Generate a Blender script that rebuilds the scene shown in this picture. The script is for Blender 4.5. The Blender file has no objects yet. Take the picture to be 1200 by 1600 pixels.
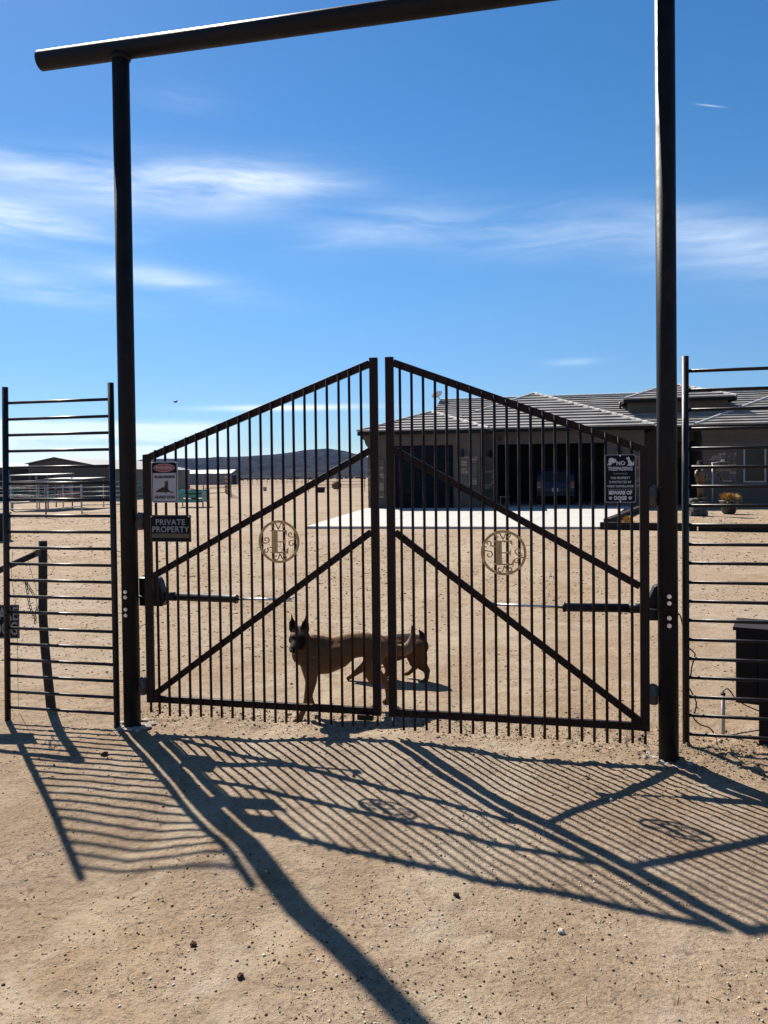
import bpy, bmesh, math, random
import numpy as np
from mathutils import Vector, Matrix

sc = bpy.context.scene
COL = sc.collection
random.seed(7)
rng = np.random.default_rng(11)
R_ = math.radians

# ------------------------------------------------------------------ camera
F_PX, W_PX, H_PX = 1190.0, 1200.0, 1600.0       # focal length in photo pixels
CAM_H, HORIZON, ROLL = 1.70, 739.0, 0.0110
CY = 765.0                                       # optical axis sits a little above the frame centre (cropped photo)
_p = -math.atan((CY - HORIZON) / F_PX)
CF = Vector((0, math.cos(_p), math.sin(_p)))
_up = Vector((0, -math.sin(_p), math.cos(_p)))
_rt = Vector((1, 0, 0))
CR = _rt * math.cos(ROLL) - _up * math.sin(ROLL)
CU = _up * math.cos(ROLL) + _rt * math.sin(ROLL)
CC = Vector((0, 0, CAM_H))
cam_d = bpy.data.cameras.new('camera')
cam = bpy.data.objects.new('camera', cam_d)
COL.objects.link(cam)
cam_d.sensor_fit = 'VERTICAL'
cam_d.sensor_height = 36.0
cam_d.sensor_width = 27.0
cam_d.lens = F_PX / H_PX * 36.0
cam_d.shift_y = -(800 - CY) / H_PX
cam_d.clip_start = 0.05
cam_d.clip_end = 20000
m = Matrix((CR, CU, -CF)).transposed().to_4x4()
m.translation = CC
cam.matrix_world = m
sc.camera = cam

# ------------------------------------------------------------------ light
SUN_AZ, SUN_EL = 32.6, 45.3            # degrees left of the view axis, above the horizon
SUN_STRENGTH, SKY_STRENGTH, EXPOSURE = 5.0, 0.050, 1.15
sun_dir = Vector((-math.sin(R_(SUN_AZ)) * math.cos(R_(SUN_EL)), math.cos(R_(SUN_AZ)) * math.cos(R_(SUN_EL)), math.sin(R_(SUN_EL))))
sun_d = bpy.data.lights.new('sun', 'SUN')
sun_d.energy = SUN_STRENGTH
sun_d.angle = R_(0.53)
sun_d.color = (1.0, 0.93, 0.82)
sun = bpy.data.objects.new('sun', sun_d)
COL.objects.link(sun)
sun.rotation_euler = sun_dir.to_track_quat('Z', 'Y').to_euler()
sc.view_settings.view_transform = 'Standard'
sc.view_settings.look = 'None'
sc.view_settings.exposure = EXPOSURE
sc.view_settings.gamma = 1.0
sc.view_settings.use_curve_mapping = False
sc.cycles.max_bounces = 6
sc.cycles.diffuse_bounces = 3
sc.cycles.glossy_bounces = 2
sc.cycles.volume_bounces = 0
sc.cycles.use_denoising = True


# ------------------------------------------------------------------ pixel helpers (directions only; distance from ground / planes)
def ray(x, y):
    return (x - 600) / F_PX * CR + (CY - y) / F_PX * CU + CF


def G(x, y, z=0.0):
    d = ray(x, y)
    return CC + d * ((z - CAM_H) / d.z)


def PL(x, y, p, n):
    d = ray(x, y)
    return CC + d * ((Vector(p) - CC).dot(n) / d.dot(n))


def azel(x, y):
    d = ray(x, y).normalized()
    return math.atan2(d.x, d.y), math.asin(d.z)


# ------------------------------------------------------------------ world: sky + cirrus
world = bpy.data.worlds.new('World')
sc.world = world
world.use_nodes = True
wt = world.node_tree
wt.nodes.clear()


class NT:
    """tiny helper to write node maths"""
    def __init__(s, t):
        s.t = t

    def n(s, typ, **kw):
        nd = s.t.nodes.new(typ)
        for k, v in kw.items():
            setattr(nd, k, v)
        return nd

    def lk(s, a, b):
        s.t.links.new(a, b)

    def setin(s, sock, v):
        if hasattr(v, 'is_output'):
            s.lk(v, sock)
        else:
            sock.default_value = v

    def m(s, op, a, b=0.0, c=0.0, clamp=False):
        nd = s.n('ShaderNodeMath', operation=op, use_clamp=clamp)
        s.setin(nd.inputs[0], a)
        s.setin(nd.inputs[1], b)
        s.setin(nd.inputs[2], c)
        return nd.outputs[0]

    def vec(s, x, y, z):
        nd = s.n('ShaderNodeCombineXYZ')
        for i, v in enumerate((x, y, z)):
            s.setin(nd.inputs[i], v)
        return nd.outputs[0]

    def noise(s, v, scale, detail=4, rough=0.5, dist=0.0, lac=2.0):
        nd = s.n('ShaderNodeTexNoise')
        if v is not None:
            s.lk(v, nd.inputs['Vector'])
        nd.inputs['Scale'].default_value = scale
        nd.inputs['Detail'].default_value = detail
        nd.inputs['Roughness'].default_value = rough
        nd.inputs['Distortion'].default_value = dist
        nd.inputs['Lacunarity'].default_value = lac
        return nd.outputs['Fac']

    def ramp(s, v, a, b, lo=0.0, hi=1.0, smooth=True):
        nd = s.n('ShaderNodeMapRange', interpolation_type='SMOOTHSTEP' if smooth else 'LINEAR')
        s.setin(nd.inputs[0], v)
        for i, q in enumerate((a, b, lo, hi)):
            nd.inputs[1 + i].default_value = q
        return nd.outputs[0]

    def mix(s, fac, a, b):
        nd = s.n('ShaderNodeMix', data_type='RGBA')
        s.setin(nd.inputs[0], fac)
        for i, q in ((6, a), (7, b)):
            if hasattr(q, 'is_output'):
                s.lk(q, nd.inputs[i])
            else:
                nd.inputs[i].default_value = (*q[:3], 1)
        return nd.outputs[2]


def build_world():
    N = NT(wt)
    out = N.n('ShaderNodeOutputWorld')
    bg = N.n('ShaderNodeBackground')
    N.lk(bg.outputs[0], out.inputs[0])
    sky = N.n('ShaderNodeTexSky', sky_type='NISHITA')
    sky.sun_disc = False
    sky.sun_elevation = R_(SUN_EL)
    sky.sun_rotation = R_(-SUN_AZ)
    sky.altitude = 700
    sky.air_density = 1.0
    sky.dust_density = 0.15
    sky.ozone_density = 1.8
    tc = N.n('ShaderNodeTexCoord')
    sep = N.n('ShaderNodeSeparateXYZ')
    N.lk(tc.outputs['Generated'], sep.inputs[0])
    X, Y, Z = sep.outputs
    az = N.m('ARCTAN2', X, Y)
    el = N.m('ARCSINE', Z)
    # streaky fibre noise
    warp = N.noise(N.vec(N.m('MULTIPLY', az, 3.0), N.m('MULTIPLY', el, 9.0), 0.0), 1.0, 2, 0.5)
    elw = N.m('ADD', el, N.m('MULTIPLY', N.m('SUBTRACT', warp, 0.5), 0.06))
    fib = N.noise(N.vec(N.m('MULTIPLY', az, 4.0), N.m('MULTIPLY', elw, 30.0), 3.1), 1.0, 8, 0.60, 0.30)
    puff = N.noise(N.vec(N.m('MULTIPLY', az, 9.0), N.m('MULTIPLY', el, 70.0), 7.7), 1.0, 5, 0.55, 0.3)

    def mask(px, py, rx, ry, tilt=0.0, amp=1.0):
        a0, e0 = azel(px, py)
        ra, re = rx / F_PX, ry / F_PX
        da = N.m('SUBTRACT', az, a0)
        de = N.m('SUBTRACT', el, e0)
        c, s = math.cos(tilt), math.sin(tilt)
        p = N.m('DIVIDE', N.m('ADD', N.m('MULTIPLY', da, c), N.m('MULTIPLY', de, s)), ra)
        q = N.m('DIVIDE', N.m('SUBTRACT', N.m('MULTIPLY', de, c), N.m('MULTIPLY', da, s)), re)
        r2 = N.m('ADD', N.m('MULTIPLY', p, p), N.m('MULTIPLY', q, q))
        return N.m('MULTIPLY', N.m('EXPONENT', N.m('MULTIPLY', r2, -1.0)), amp)

    tot = None
    for a in ((290, 290, 190, 34, 0.05, 0.85), (30, 262, 150, 20, -0.05, 0.55), (-20, 330, 140, 16, -0.02, 0.8), (430, 282, 110, 16, -0.04, 0.35),
              (40, 360, 120, 8, 0.0, 0.45), (80, 455, 120, 18, -0.08, 0.42), (270, 440, 115, 17, -0.12, 0.55),
              (590, 358, 110, 26, 0.15, 0.34), (850, 360, 230, 34, -0.06, 0.34), (1130, 378, 120, 30, -0.16, 0.42),
              (-500, 300, 300, 60, 0.05, 0.9), (1700, 330, 300, 50, 0.0, 0.6), (280, 155, 60, 16, 0.0, 0.12),
              (898, 566, 38, 5, 0.0, 0.28)):
        k = mask(*a)
        tot = k if tot is None else N.m('ADD', tot, k)
    # the same kind of thin cirrus goes on outside the frame
    wide = N.noise(N.vec(N.m('MULTIPLY', az, 1.6), N.m('MULTIPLY', el, 6.0), 21.0), 1.0, 2, 0.5)
    behind = N.ramp(N.m('ABSOLUTE', az), 0.75, 1.3)
    tot = N.m('ADD', tot, N.m('MULTIPLY', N.m('MULTIPLY', N.ramp(wide, 0.45, 0.75), behind), 0.5))
    cir = N.m('MULTIPLY', tot, N.ramp(fib, 0.22, 0.80))
    # low cumulus bank on the horizon
    bank = N.ramp(N.m('ADD', el, N.m('MULTIPLY', N.m('SUBTRACT', puff, 0.5), 0.018)), 0.073, 0.060)
    gap = mask(150, 690, 260, 12, 0.0, 0.75)
    leftw = N.ramp(az, -0.16, -0.24)
    low = N.m('MULTIPLY', N.m('MULTIPLY', bank, leftw), 0.62)
    low = N.m('MULTIPLY', low, N.m('SUBTRACT', 1.0, N.m('MULTIPLY', gap, N.ramp(puff, 0.62, 0.42))))
    hz = N.m('MULTIPLY', N.ramp(el, 0.045, 0.010), 0.35)
    lens = mask(455, 637, 105, 4.2, 0.012, 1.0)
    lens = N.m('MULTIPLY', lens, 0.9)
    tot2 = N.m('MAXIMUM', N.m('MAXIMUM', low, hz), lens)
    # contrail
    a1, e1 = azel(1109, 165)
    ct = mask(1109, 165, 16, 1.0, -0.26, 0.33)
    fac = N.m('ADD', N.m('MAXIMUM', cir, tot2), ct)
    fac = N.m('MINIMUM', fac, 0.93)
    # deepen the blue a little (polar-clear desert air)
    hs = N.n('ShaderNodeHueSaturation')
    hs.inputs['Hue'].default_value = 0.5
    hs.inputs['Saturation'].default_value = 1.33
    hs.inputs['Value'].default_value = 1.14
    N.lk(sky.outputs[0], hs.inputs['Color'])
    tint = N.mix(N.ramp(el, 0.0, 0.30), (0.46, 0.60, 0.80), (1.0, 1.0, 1.0))
    dm = N.n('ShaderNodeVectorMath', operation='MULTIPLY')
    N.lk(hs.outputs[0], dm.inputs[0])
    N.lk(tint, dm.inputs[1])
    col = N.mix(fac, dm.outputs[0], (10.0, 10.8, 11.8))
    N.lk(col, bg.inputs['Color'])
    bg.inputs['Strength'].default_value = SKY_STRENGTH


build_world()


# ------------------------------------------------------------------ materials
MATS = {}


def pmat(name, base, rough=0.6, metal=0.0, var=0.15, vscale=6.0, bump=0.0, bscale=40.0, spec=0.5, second=None, sfac=(0.5, 0.65), sscale=8.0, coat=0.0):
    if name in MATS:
        return MATS[name]
    mt = bpy.data.materials.new(name)
    mt.use_nodes = True
    N = NT(mt.node_tree)
    b = mt.node_tree.nodes['Principled BSDF']
    tc = N.n('ShaderNodeTexCoord')
    obj = tc.outputs['Object']
    f = N.noise(obj, vscale, 5, 0.6)
    k = N.ramp(f, 0.3, 0.7, 1 - var, 1 + var)
    mul = N.n('ShaderNodeMix', data_type='RGBA', blend_type='MULTIPLY')
    mul.inputs[0].default_value = 1.0
    mul.inputs[6].default_value = (*base, 1)
    g = N.n('ShaderNodeCombineColor')
    for i in range(3):
        N.lk(k, g.inputs[i])
    N.lk(g.outputs[0], mul.inputs[7])
    col = mul.outputs[2]
    if second is not None:
        f2 = N.ramp(N.noise(obj, sscale, 6, 0.65, 0.4), sfac[0], sfac[1])
        col = N.mix(f2, col, second)
    N.lk(col, b.inputs['Base Color'])
    b.inputs['Metallic'].default_value = metal
    b.inputs['Specular IOR Level'].default_value = spec
    rr = N.ramp(f, 0.3, 0.7, max(0.03, rough - 0.08), min(1, rough + 0.08))
    N.lk(rr, b.inputs['Roughness'])
    if coat:
        b.inputs['Coat Weight'].default_value = coat
    if bump:
        bp = N.n('ShaderNodeBump')
        bp.inputs['Strength'].default_value = bump
        bp.inputs['Distance'].default_value = 0.01
        N.lk(N.noise(obj, bscale, 6, 0.6), bp.inputs['Height'])
        N.lk(bp.outputs[0], b.inputs['Normal'])
    MATS[name] = mt
    return mt


M_pipe = pmat('arch_pipe_paint', (0.008, 0.0075, 0.009), 0.55, 0.0, 0.3, 9, 0.10, 60, 0.14, (0.024, 0.015, 0.012), (0.58, 0.72), 5)
M_gate = pmat('gate_brown_paint', (0.015, 0.0070, 0.0062), 0.5, 0.0, 0.25, 12, 0.08, 90, 0.15, (0.026, 0.011, 0.008), (0.56, 0.72), 9)
M_fence = pmat('fence_dark_steel', (0.009, 0.008, 0.010), 0.42, 0.0, 0.3, 10, 0.06, 80, 0.25, (0.026, 0.015, 0.011), (0.6, 0.75), 8)
M_bolt = pmat('zinc_bolt', (0.62, 0.62, 0.64), 0.3, 0.9, 0.1, 30)
M_steel = pmat('bright_steel_rod', (0.60, 0.60, 0.60), 0.28, 1.0, 0.1, 30)
M_black = pmat('black_plastic', (0.006, 0.007, 0.011), 0.45, 0.0, 0.2, 15, 0.03, 60, 0.3)
M_hinge = pmat('hinge_cast', (0.06, 0.055, 0.048), 0.6, 0.2, 0.3, 40, 0.2, 90)
M_gold = pmat('emblem_bronze', (0.40, 0.25, 0.10), 0.5, 0.0, 0.15, 30, 0.05, 90)
M_conc = pmat('concrete_pale', (0.345, 0.335, 0.312), 0.85, 0, 0.07, 1.3, 0.15, 60, 0.3, (0.29, 0.278, 0.255), (0.52, 0.75), 0.7)
M_foot = pmat('concrete_footing', (0.27, 0.24, 0.20), 0.9, 0, 0.2, 14, 0.5, 60, 0.2)
M_stucco = pmat('stucco_taupe', (0.085, 0.070, 0.057), 0.9, 0, 0.10, 2.0, 0.25, 90, 0.2)
M_stucco2 = pmat('stucco_trim', (0.098, 0.082, 0.066), 0.9, 0, 0.08, 2.0, 0.2, 90, 0.2)
M_tile = pmat('roof_tile', (0.19, 0.182, 0.174), 0.8, 0, 0.22, 1.1, 0.25, 30, 0.3)
M_cap = pmat('ridge_tile_pale', (0.40, 0.385, 0.36), 0.8, 0, 0.15, 3, 0.2, 40, 0.3)
M_under = pmat('roof_deck', (0.05, 0.045, 0.04), 0.9, 0, 0.1, 2)
M_fascia = pmat('fascia_brown', (0.012, 0.010, 0.009), 0.7, 0, 0.1, 2, 0, 1, 0.1)
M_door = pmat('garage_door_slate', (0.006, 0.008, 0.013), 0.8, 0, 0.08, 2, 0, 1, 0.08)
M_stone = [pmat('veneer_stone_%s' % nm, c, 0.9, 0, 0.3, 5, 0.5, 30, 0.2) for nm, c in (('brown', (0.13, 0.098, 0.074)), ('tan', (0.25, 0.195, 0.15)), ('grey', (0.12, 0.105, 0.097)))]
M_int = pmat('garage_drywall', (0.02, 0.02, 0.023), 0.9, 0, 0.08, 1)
M_white = pmat('white_vinyl', (0.26, 0.26, 0.25), 0.5, 0, 0.05, 4)
M_glass = pmat('window_glass_dark', (0.004, 0.005, 0.007), 0.12, 0, 0.05, 2, 0, 1, 0.25)
M_car = pmat('car_blue_paint', (0.004, 0.011, 0.036), 0.3, 0.0, 0.05, 3, 0, 1, 0.3)
M_red = pmat('tail_light_red', (0.10, 0.01, 0.01), 0.15, 0, 0.1, 20)
M_rubber = pmat('rubber_black', (0.015, 0.015, 0.016), 0.7, 0, 0.2, 10)
M_barnwall = pmat('barn_sheet_grey', (0.055, 0.050, 0.048), 0.6, 0.2, 0.15, 0.8, 0, 1)
M_barnroof = pmat('barn_roof_galv', (0.095, 0.095, 0.102), 0.6, 0.1, 0.12, 0.6)
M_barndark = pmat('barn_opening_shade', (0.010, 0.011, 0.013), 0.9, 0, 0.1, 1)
M_barnpale = pmat('barn_pale_sheet', (0.135, 0.135, 0.14), 0.6, 0.1, 0.1, 0.5)
M_teal = pmat('pipe_teal', (0.04, 0.22, 0.19), 0.4, 0.1, 0.2, 4)
M_pink = pmat('pipe_faded_red', (0.42, 0.20, 0.19), 0.5, 0.1, 0.2, 4)
M_grey = pmat('pipe_grey', (0.33, 0.32, 0.31), 0.4, 0.4, 0.2, 4)
M_rust = pmat('pipe_rust', (0.15, 0.075, 0.045), 0.8, 0.1, 0.3, 6)
M_wood = pmat('weathered_post', (0.035, 0.031, 0.029), 0.9, 0, 0.3, 18, 0.7, 40, 0.2, (0.02, 0.017, 0.016), (0.5, 0.7), 30)
M_tie = pmat('landscape_timber', (0.016, 0.012, 0.010), 0.9, 0, 0.3, 6, 0.5, 25, 0.2)
M_signw = pmat('sign_white', (0.33, 0.315, 0.345), 0.6, 0, 0.05, 20, 0, 1, 0.2)
M_signk = pmat('sign_black', (0.005, 0.006, 0.009), 0.6, 0, 0.1, 20, 0, 1, 0.12)
M_signr = pmat('sign_red', (0.30, 0.02, 0.025), 0.5, 0, 0.05, 20)
M_signb = pmat('sign_bronze', (0.075, 0.055, 0.035), 0.5, 0.2, 0.1, 30)
M_letter = pmat('sign_letter_silver', (0.42, 0.42, 0.43), 0.5, 0, 0.05, 20)
M_letgrey = pmat('sign_letter_grey', (0.22, 0.22, 0.24), 0.5, 0, 0.05, 20)
M_letk = pmat('sign_letter_black', (0.02, 0.02, 0.025), 0.5, 0, 0.05, 20)
M_wire = pmat('galv_wire', (0.13, 0.12, 0.11), 0.5, 0.6, 0.2, 20)
M_cable = pmat('cable_black', (0.02, 0.018, 0.018), 0.5, 0, 0.1, 20)
M_conduit = pmat('conduit_grey', (0.34, 0.33, 0.32), 0.55, 0.1, 0.15, 20)
M_box = pmat('cabinet_dark_brown', (0.008, 0.0055, 0.005), 0.75, 0, 0.15, 8, 0.05, 60, 0.25)
M_pot = pmat('pot_black', (0.02, 0.022, 0.025), 0.5, 0, 0.2, 8)
M_straw = pmat('dry_grass', (0.36, 0.21, 0.055), 0.8, 0, 0.3, 12, 0, 1, 0.3)
M_bronze = pmat('statue_brown', (0.085, 0.048, 0.026), 0.5, 0.3, 0.3, 7, 0.2, 30)
M_rockg = pmat('pedestal_rock', (0.07, 0.062, 0.058), 0.95, 0, 0.35, 6, 0.8, 14, 0.2)
M_bale = pmat('hay_brown', (0.09, 0.055, 0.03), 0.95, 0, 0.3, 5, 0.6, 30, 0.1)
M_bird = pmat('bird_dark', (0.03, 0.025, 0.02), 0.8)


# ------------------------------------------------------------------ mesh helpers
class MB:
    def __init__(s):
        s.v, s.f, s.mi, s.sm = [], [], [], []

    def add(s, vs, fs, mi=0, smooth=False):
        o = len(s.v)
        s.v += [tuple(q) for q in vs]
        s.f += [tuple(i + o for i in f) for f in fs]
        s.mi += [mi] * len(fs)
        s.sm += [smooth] * len(fs)
        return s

    def box(s, c, size, rot=None, mi=0):
        hx, hy, hz = (q / 2 for q in size)
        vs = [Vector((x, y, z)) for z in (-hz, hz) for y in (-hy, hy) for x in (-hx, hx)]
        if rot is not None:
            vs = [rot @ q for q in vs]
        vs = [q + Vector(c) for q in vs]
        return s.add(vs, [(0, 2, 3, 1), (4, 5, 7, 6), (0, 1, 5, 4), (2, 6, 7, 3), (0, 4, 6, 2), (1, 3, 7, 5)], mi)

    def bar(s, a, b, w, h, mi=0, up=Vector((0, 0, 1))):
        """rectangular bar from a to b, h measured towards `up`"""
        a, b = Vector(a), Vector(b)
        d = (b - a).normalized()
        side = d.cross(up)
        if side.length < 1e-4:
            side = Vector((1, 0, 0))
        side.normalize()
        u = side.cross(d).normalized()
        vs = []
        for p in (a, b):
            for sx, sy in ((-1, -1), (1, -1), (1, 1), (-1, 1)):
                vs.append(p + side * sx * w / 2 + u * sy * h / 2)
        return s.add(vs, [(3, 2, 1, 0), (4, 5, 6, 7), (0, 1, 5, 4), (1, 2, 6, 5), (2, 3, 7, 6), (3, 0, 4, 7)], mi)

    def tube(s, pts, r, n=10, mi=0, cap=True, smooth=True):
        pts = [Vector(p) for p in pts]
        rs = r if isinstance(r, (list, tuple)) else [r] * len(pts)
        vs, fs = [], []
        prev = None
        for i, p in enumerate(pts):
            if i == 0:
                t = pts[1] - pts[0]
            elif i == len(pts) - 1:
                t = pts[-1] - pts[-2]
            else:
                t = (pts[i + 1] - pts[i]).normalized() + (pts[i] - pts[i - 1]).normalized()
            if t.length < 1e-9:
                t = Vector((0, 0, 1))
            t.normalize()
            if prev is None:
                a = Vector((0, 0, 1)) if abs(t.z) < 0.9 else Vector((1, 0, 0))
                x = t.cross(a).normalized()
            else:
                x = (prev - t * prev.dot(t)).normalized()
            prev = x
            y = t.cross(x)
            for k in range(n):
                q = 2 * math.pi * k / n
                vs.append(p + (x * math.cos(q) + y * math.sin(q)) * rs[i])
        for i in range(len(pts) - 1):
            for k in range(n):
                fs.append((i * n + k, i * n + (k + 1) % n, (i + 1) * n + (k + 1) % n, (i + 1) * n + k))
        s.add(vs, fs, mi, smooth)
        if cap:
            o = len(s.v) - len(vs)
            for idx, rev in ((0, True), (len(pts) - 1, False)):
                f = [o + idx * n + k for k in range(n)]
                s.f.append(tuple(reversed(f)) if rev else tuple(f))
                s.mi.append(mi)
                s.sm.append(False)
        return s

    def lathe(s, prof, n=16, c=(0, 0, 0), mi=0, smooth=True):
        vs, fs = [], []
        c = Vector(c)
        for r, z in prof:
            for k in range(n):
                a = 2 * math.pi * k / n
                vs.append(c + Vector((r * math.cos(a), r * math.sin(a), z)))
        for i in range(len(prof) - 1):
            for k in range(n):
                fs.append((i * n + k, i * n + (k + 1) % n, (i + 1) * n + (k + 1) % n, (i + 1) * n + k))
        fs.append(tuple(reversed(range(n))))
        fs.append(tuple(range((len(prof) - 1) * n, len(prof) * n)))
        return s.add(vs, fs, mi, smooth)

    def prism(s, poly, o, ax, ay, depth, mi=0):
        """polygon (2D, counter-clockwise) in the plane o + x*ax + y*ay, thickened by the vector depth"""
        o, ax, ay, depth = Vector(o), Vector(ax), Vector(ay), Vector(depth)
        n = len(poly)
        a = [o + ax * p[0] + ay * p[1] for p in poly]
        b = [q + depth for q in a]
        fs = [tuple(range(n)), tuple(reversed(range(n, 2 * n)))]
        fs += [(i, i + n, (i + 1) % n + n, (i + 1) % n) for i in range(n)]
        return s.add(a + b, fs, mi)

    def blob(s, c, r, seed=0, rough=0.25, flat=1.0, mi=0, sub=1):
        vs, fs = ICO[sub]
        rr = random.Random(seed)
        q = Matrix.Rotation(rr.uniform(0, 6.28), 3, 'Z') @ Matrix.Rotation(rr.uniform(-.5, .5), 3, 'X')
        out = []
        for p in vs:
            k = r * (1 + rr.uniform(-rough, rough))
            w = q @ (p * k)
            out.append(Vector((w.x * rr.uniform(.95, 1.05), w.y, w.z * flat)) + Vector(c))
        return s.add(out, fs, mi, False)

    def mesh(s, name, mats):
        me = bpy.data.meshes.new(name)
        me.from_pydata(s.v, [], s.f)
        for mt in (mats if isinstance(mats, (list, tuple)) else [mats]):
            me.materials.append(mt)
        me.polygons.foreach_set('material_index', s.mi)
        me.polygons.foreach_set('use_smooth', s.sm)
        me.update()
        return me

    def build(s, name, mats, parent=None, bevel=0.0):
        me = s.mesh(name, mats)
        bm = bmesh.new()
        bm.from_mesh(me)
        bmesh.ops.recalc_face_normals(bm, faces=bm.faces)
        if bevel:
            ed = [e for e in bm.edges if len(e.link_faces) == 2 and e.calc_face_angle(0) > 0.6]
            bmesh.ops.bevel(bm, geom=ed, offset=bevel, segments=2, affect='EDGES', profile=0.5)
        bm.to_mesh(me)
        bm.free()
        return ob(name, me, parent)


def _ico(sub):
    bm = bmesh.new()
    bmesh.ops.create_icosphere(bm, subdivisions=sub, radius=1)
    vs = [v.co.copy() for v in bm.verts]
    fs = [tuple(v.index for v in f.verts) for f in bm.faces]
    bm.free()
    return vs, fs


ICO = {1: _ico(1), 2: _ico(2), 3: _ico(3)}


def ob(name, me, parent=None, loc=None):
    o = bpy.data.objects.new(name, me)
    COL.objects.link(o)
    if parent is not None:
        o.parent = parent
    if loc is not None:
        o.location = loc
    return o


def tag(o, label=None, cat=None, group=None, kind=None):
    for k, v in (('label', label), ('category', cat), ('group', group), ('kind', kind)):
        if v:
            o[k] = v
    return o


def thing(name, label, cat, loc=(0, 0, 0), rz=0.0, group=None):
    o = bpy.data.objects.new(name, None)
    COL.objects.link(o)
    o.location = loc
    o.rotation_euler = (0, 0, rz)
    o.empty_display_size = 0.1
    return tag(o, label, cat, group)


def text_mesh(body, size, mat, name='lettering', parent=None, loc=(0, 0, 0), sx=1.0, bold=0.0, spacing=1.0, depth=0.0008):
    """flat lettering in the local XZ plane facing -Y, centred at loc"""
    cu = bpy.data.curves.new(name, 'FONT')
    cu.body = body
    cu.size = size
    cu.align_x = 'CENTER'
    cu.align_y = 'CENTER'
    cu.offset = bold
    cu.space_character = spacing
    cu.extrude = depth
    cu.resolution_u = 3
    tmp = bpy.data.objects.new(name, cu)
    COL.objects.link(tmp)
    dg = bpy.context.evaluated_depsgraph_get()
    me = bpy.data.meshes.new_from_object(tmp.evaluated_get(dg))
    bpy.data.objects.remove(tmp)
    bpy.data.curves.remove(cu)
    me.name = name
    me.transform(Matrix.Rotation(math.pi / 2, 4, 'X') @ Matrix.Diagonal((sx, 1, 1, 1)))
    me.materials.clear()
    me.materials.append(mat)
    return ob(name, me, parent, loc)


# ------------------------------------------------------------------ layout shared by arch, gate, fence and house
PL0 = G(207, 1135)                       # foot of the left arch post
PR0 = G(1045, 1190)                      # foot of the right arch post
SPAN = (PR0 - PL0).length
D_ = (PR0 - PL0).normalized()            # along the entrance
N_ = Vector((-D_.y, D_.x, 0))            # away from the camera
ROT = math.atan2(D_.y, D_.x)


def UZ(x, y, v=0.0):
    P = PL(x, y, PL0 + N_ * v, N_)
    return (P - PL0).dot(D_), P.z


def at(u, v, z=0.0):
    return PL0 + D_ * u + N_ * v + Vector((0, 0, z))


# ------------------------------------------------------------------ ground
def vnoise(x, y, seed):
    xi, yi = np.floor(x).astype(np.int64), np.floor(y).astype(np.int64)
    xf, yf = x - xi, y - yi
    u, v = xf * xf * (3 - 2 * xf), yf * yf * (3 - 2 * yf)

    def h(a, b):
        k = (a * 374761393 + b * 668265263 + seed * 974711) & 0xffffffff
        k = ((k ^ (k >> 13)) * 1274126177) & 0xffffffff
        return ((k ^ (k >> 16)) & 0xffff) / 65535.0
    return (h(xi, yi) * (1 - u) + h(xi + 1, yi) * u) * (1 - v) + (h(xi, yi + 1) * (1 - u) + h(xi + 1, yi + 1) * u) * v - 0.5


def fbm(x, y, seed, octv=4, g=0.5):
    t, a = 0, 1.0
    for i in range(octv):
        t = t + a * vnoise(x * 2 ** i + 17.3 * i, y * 2 ** i - 9.1 * i, seed + i)
        a *= g
    return t


def gz(x, y):
    """ground height"""
    x = np.asarray(x, float)
    y = np.asarray(y, float)
    dist = np.hypot(x, y)
    u = (x - PL0.x) * D_.x + (y - PL0.y) * D_.y
    v = (x - PL0.x) * N_.x + (y - PL0.y) * N_.y
    z = 0.048 * np.exp(-((u - 1.75) / 0.75) ** 2 - ((v + 0.10) / 0.40) ** 2)       # scuffed hump under the gate
    z += 0.030 * np.exp(-((x + 0.72) / 0.28) ** 2 - ((y - 3.42) / 0.20) ** 2)
    z -= 0.030 * np.exp(-((x + 0.48) / 0.35) ** 2 - ((y - 2.95) / 0.22) ** 2)
    z += 0.035 * np.exp(-((x - 1.95) / 0.5) ** 2 - ((y - 4.5) / 0.30) ** 2)
    z += 0.030 * np.exp(-((u - 0.55) / 0.5) ** 2 - ((v - 0.22) / 0.14) ** 2)
    z -= 0.075 * np.exp(-((x + 1.55) / 0.75) ** 2 - ((y - 3.05) / 0.65) ** 2)      # shallow hollow left of the drive
    near = np.exp(-(dist / 14) ** 2)
    z += 0.010 * fbm(x * 0.9, y * 0.9, 3, 3)
    z += 0.0055 * near * fbm(x * 3.1, y * 3.1, 9, 4, 0.55)
    z += 0.0042 * near * fbm(x * 11.0, y * 11.0, 21, 4, 0.62)
    # clods: sharp-ish lumps, stronger on the loose soil just behind the gate
    c = np.clip(fbm(x * 16, y * 16, 31, 3, 0.6) - 0.16, 0, None)
    loose = 0.08 + np.exp(-((v - 0.35) / 0.5) ** 2) + 0.7 * np.exp(-((x - 2.0) / 0.9) ** 2 - ((y - 4.4) / 0.7) ** 2)
    z += 0.035 * near * c * loose
    # wheel ruts through the gate
    for uc in (0.95, 2.55):
        z -= 0.010 * np.exp(-((u - uc - 0.08 * np.sin(v * 0.6)) / 0.16) ** 2) * np.exp(-(dist / 20) ** 2)
    z += 0.12 * fbm(x * 0.06, y * 0.06, 41, 3) * np.clip((dist - 14) / 40, 0, 1)
    z -= 0.0045 * np.clip(dist - 70, 0, 1400)                       # the basin falls away gently
    return z


def gzs(x, y):
    return float(gz(np.array([x]), np.array([y]))[0])


def onG(x, y):
    p = G(x, y)
    return Vector((p.x, p.y, gzs(p.x, p.y)))


def grow(a, b, step, k, end):
    """fine from a to b, then growing outwards to end"""
    c = list(np.arange(a, b, step))
    s = step
    q = c[-1]
    while q < end:
        s *= k
        q += s
        c.append(q)
    return c


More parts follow.
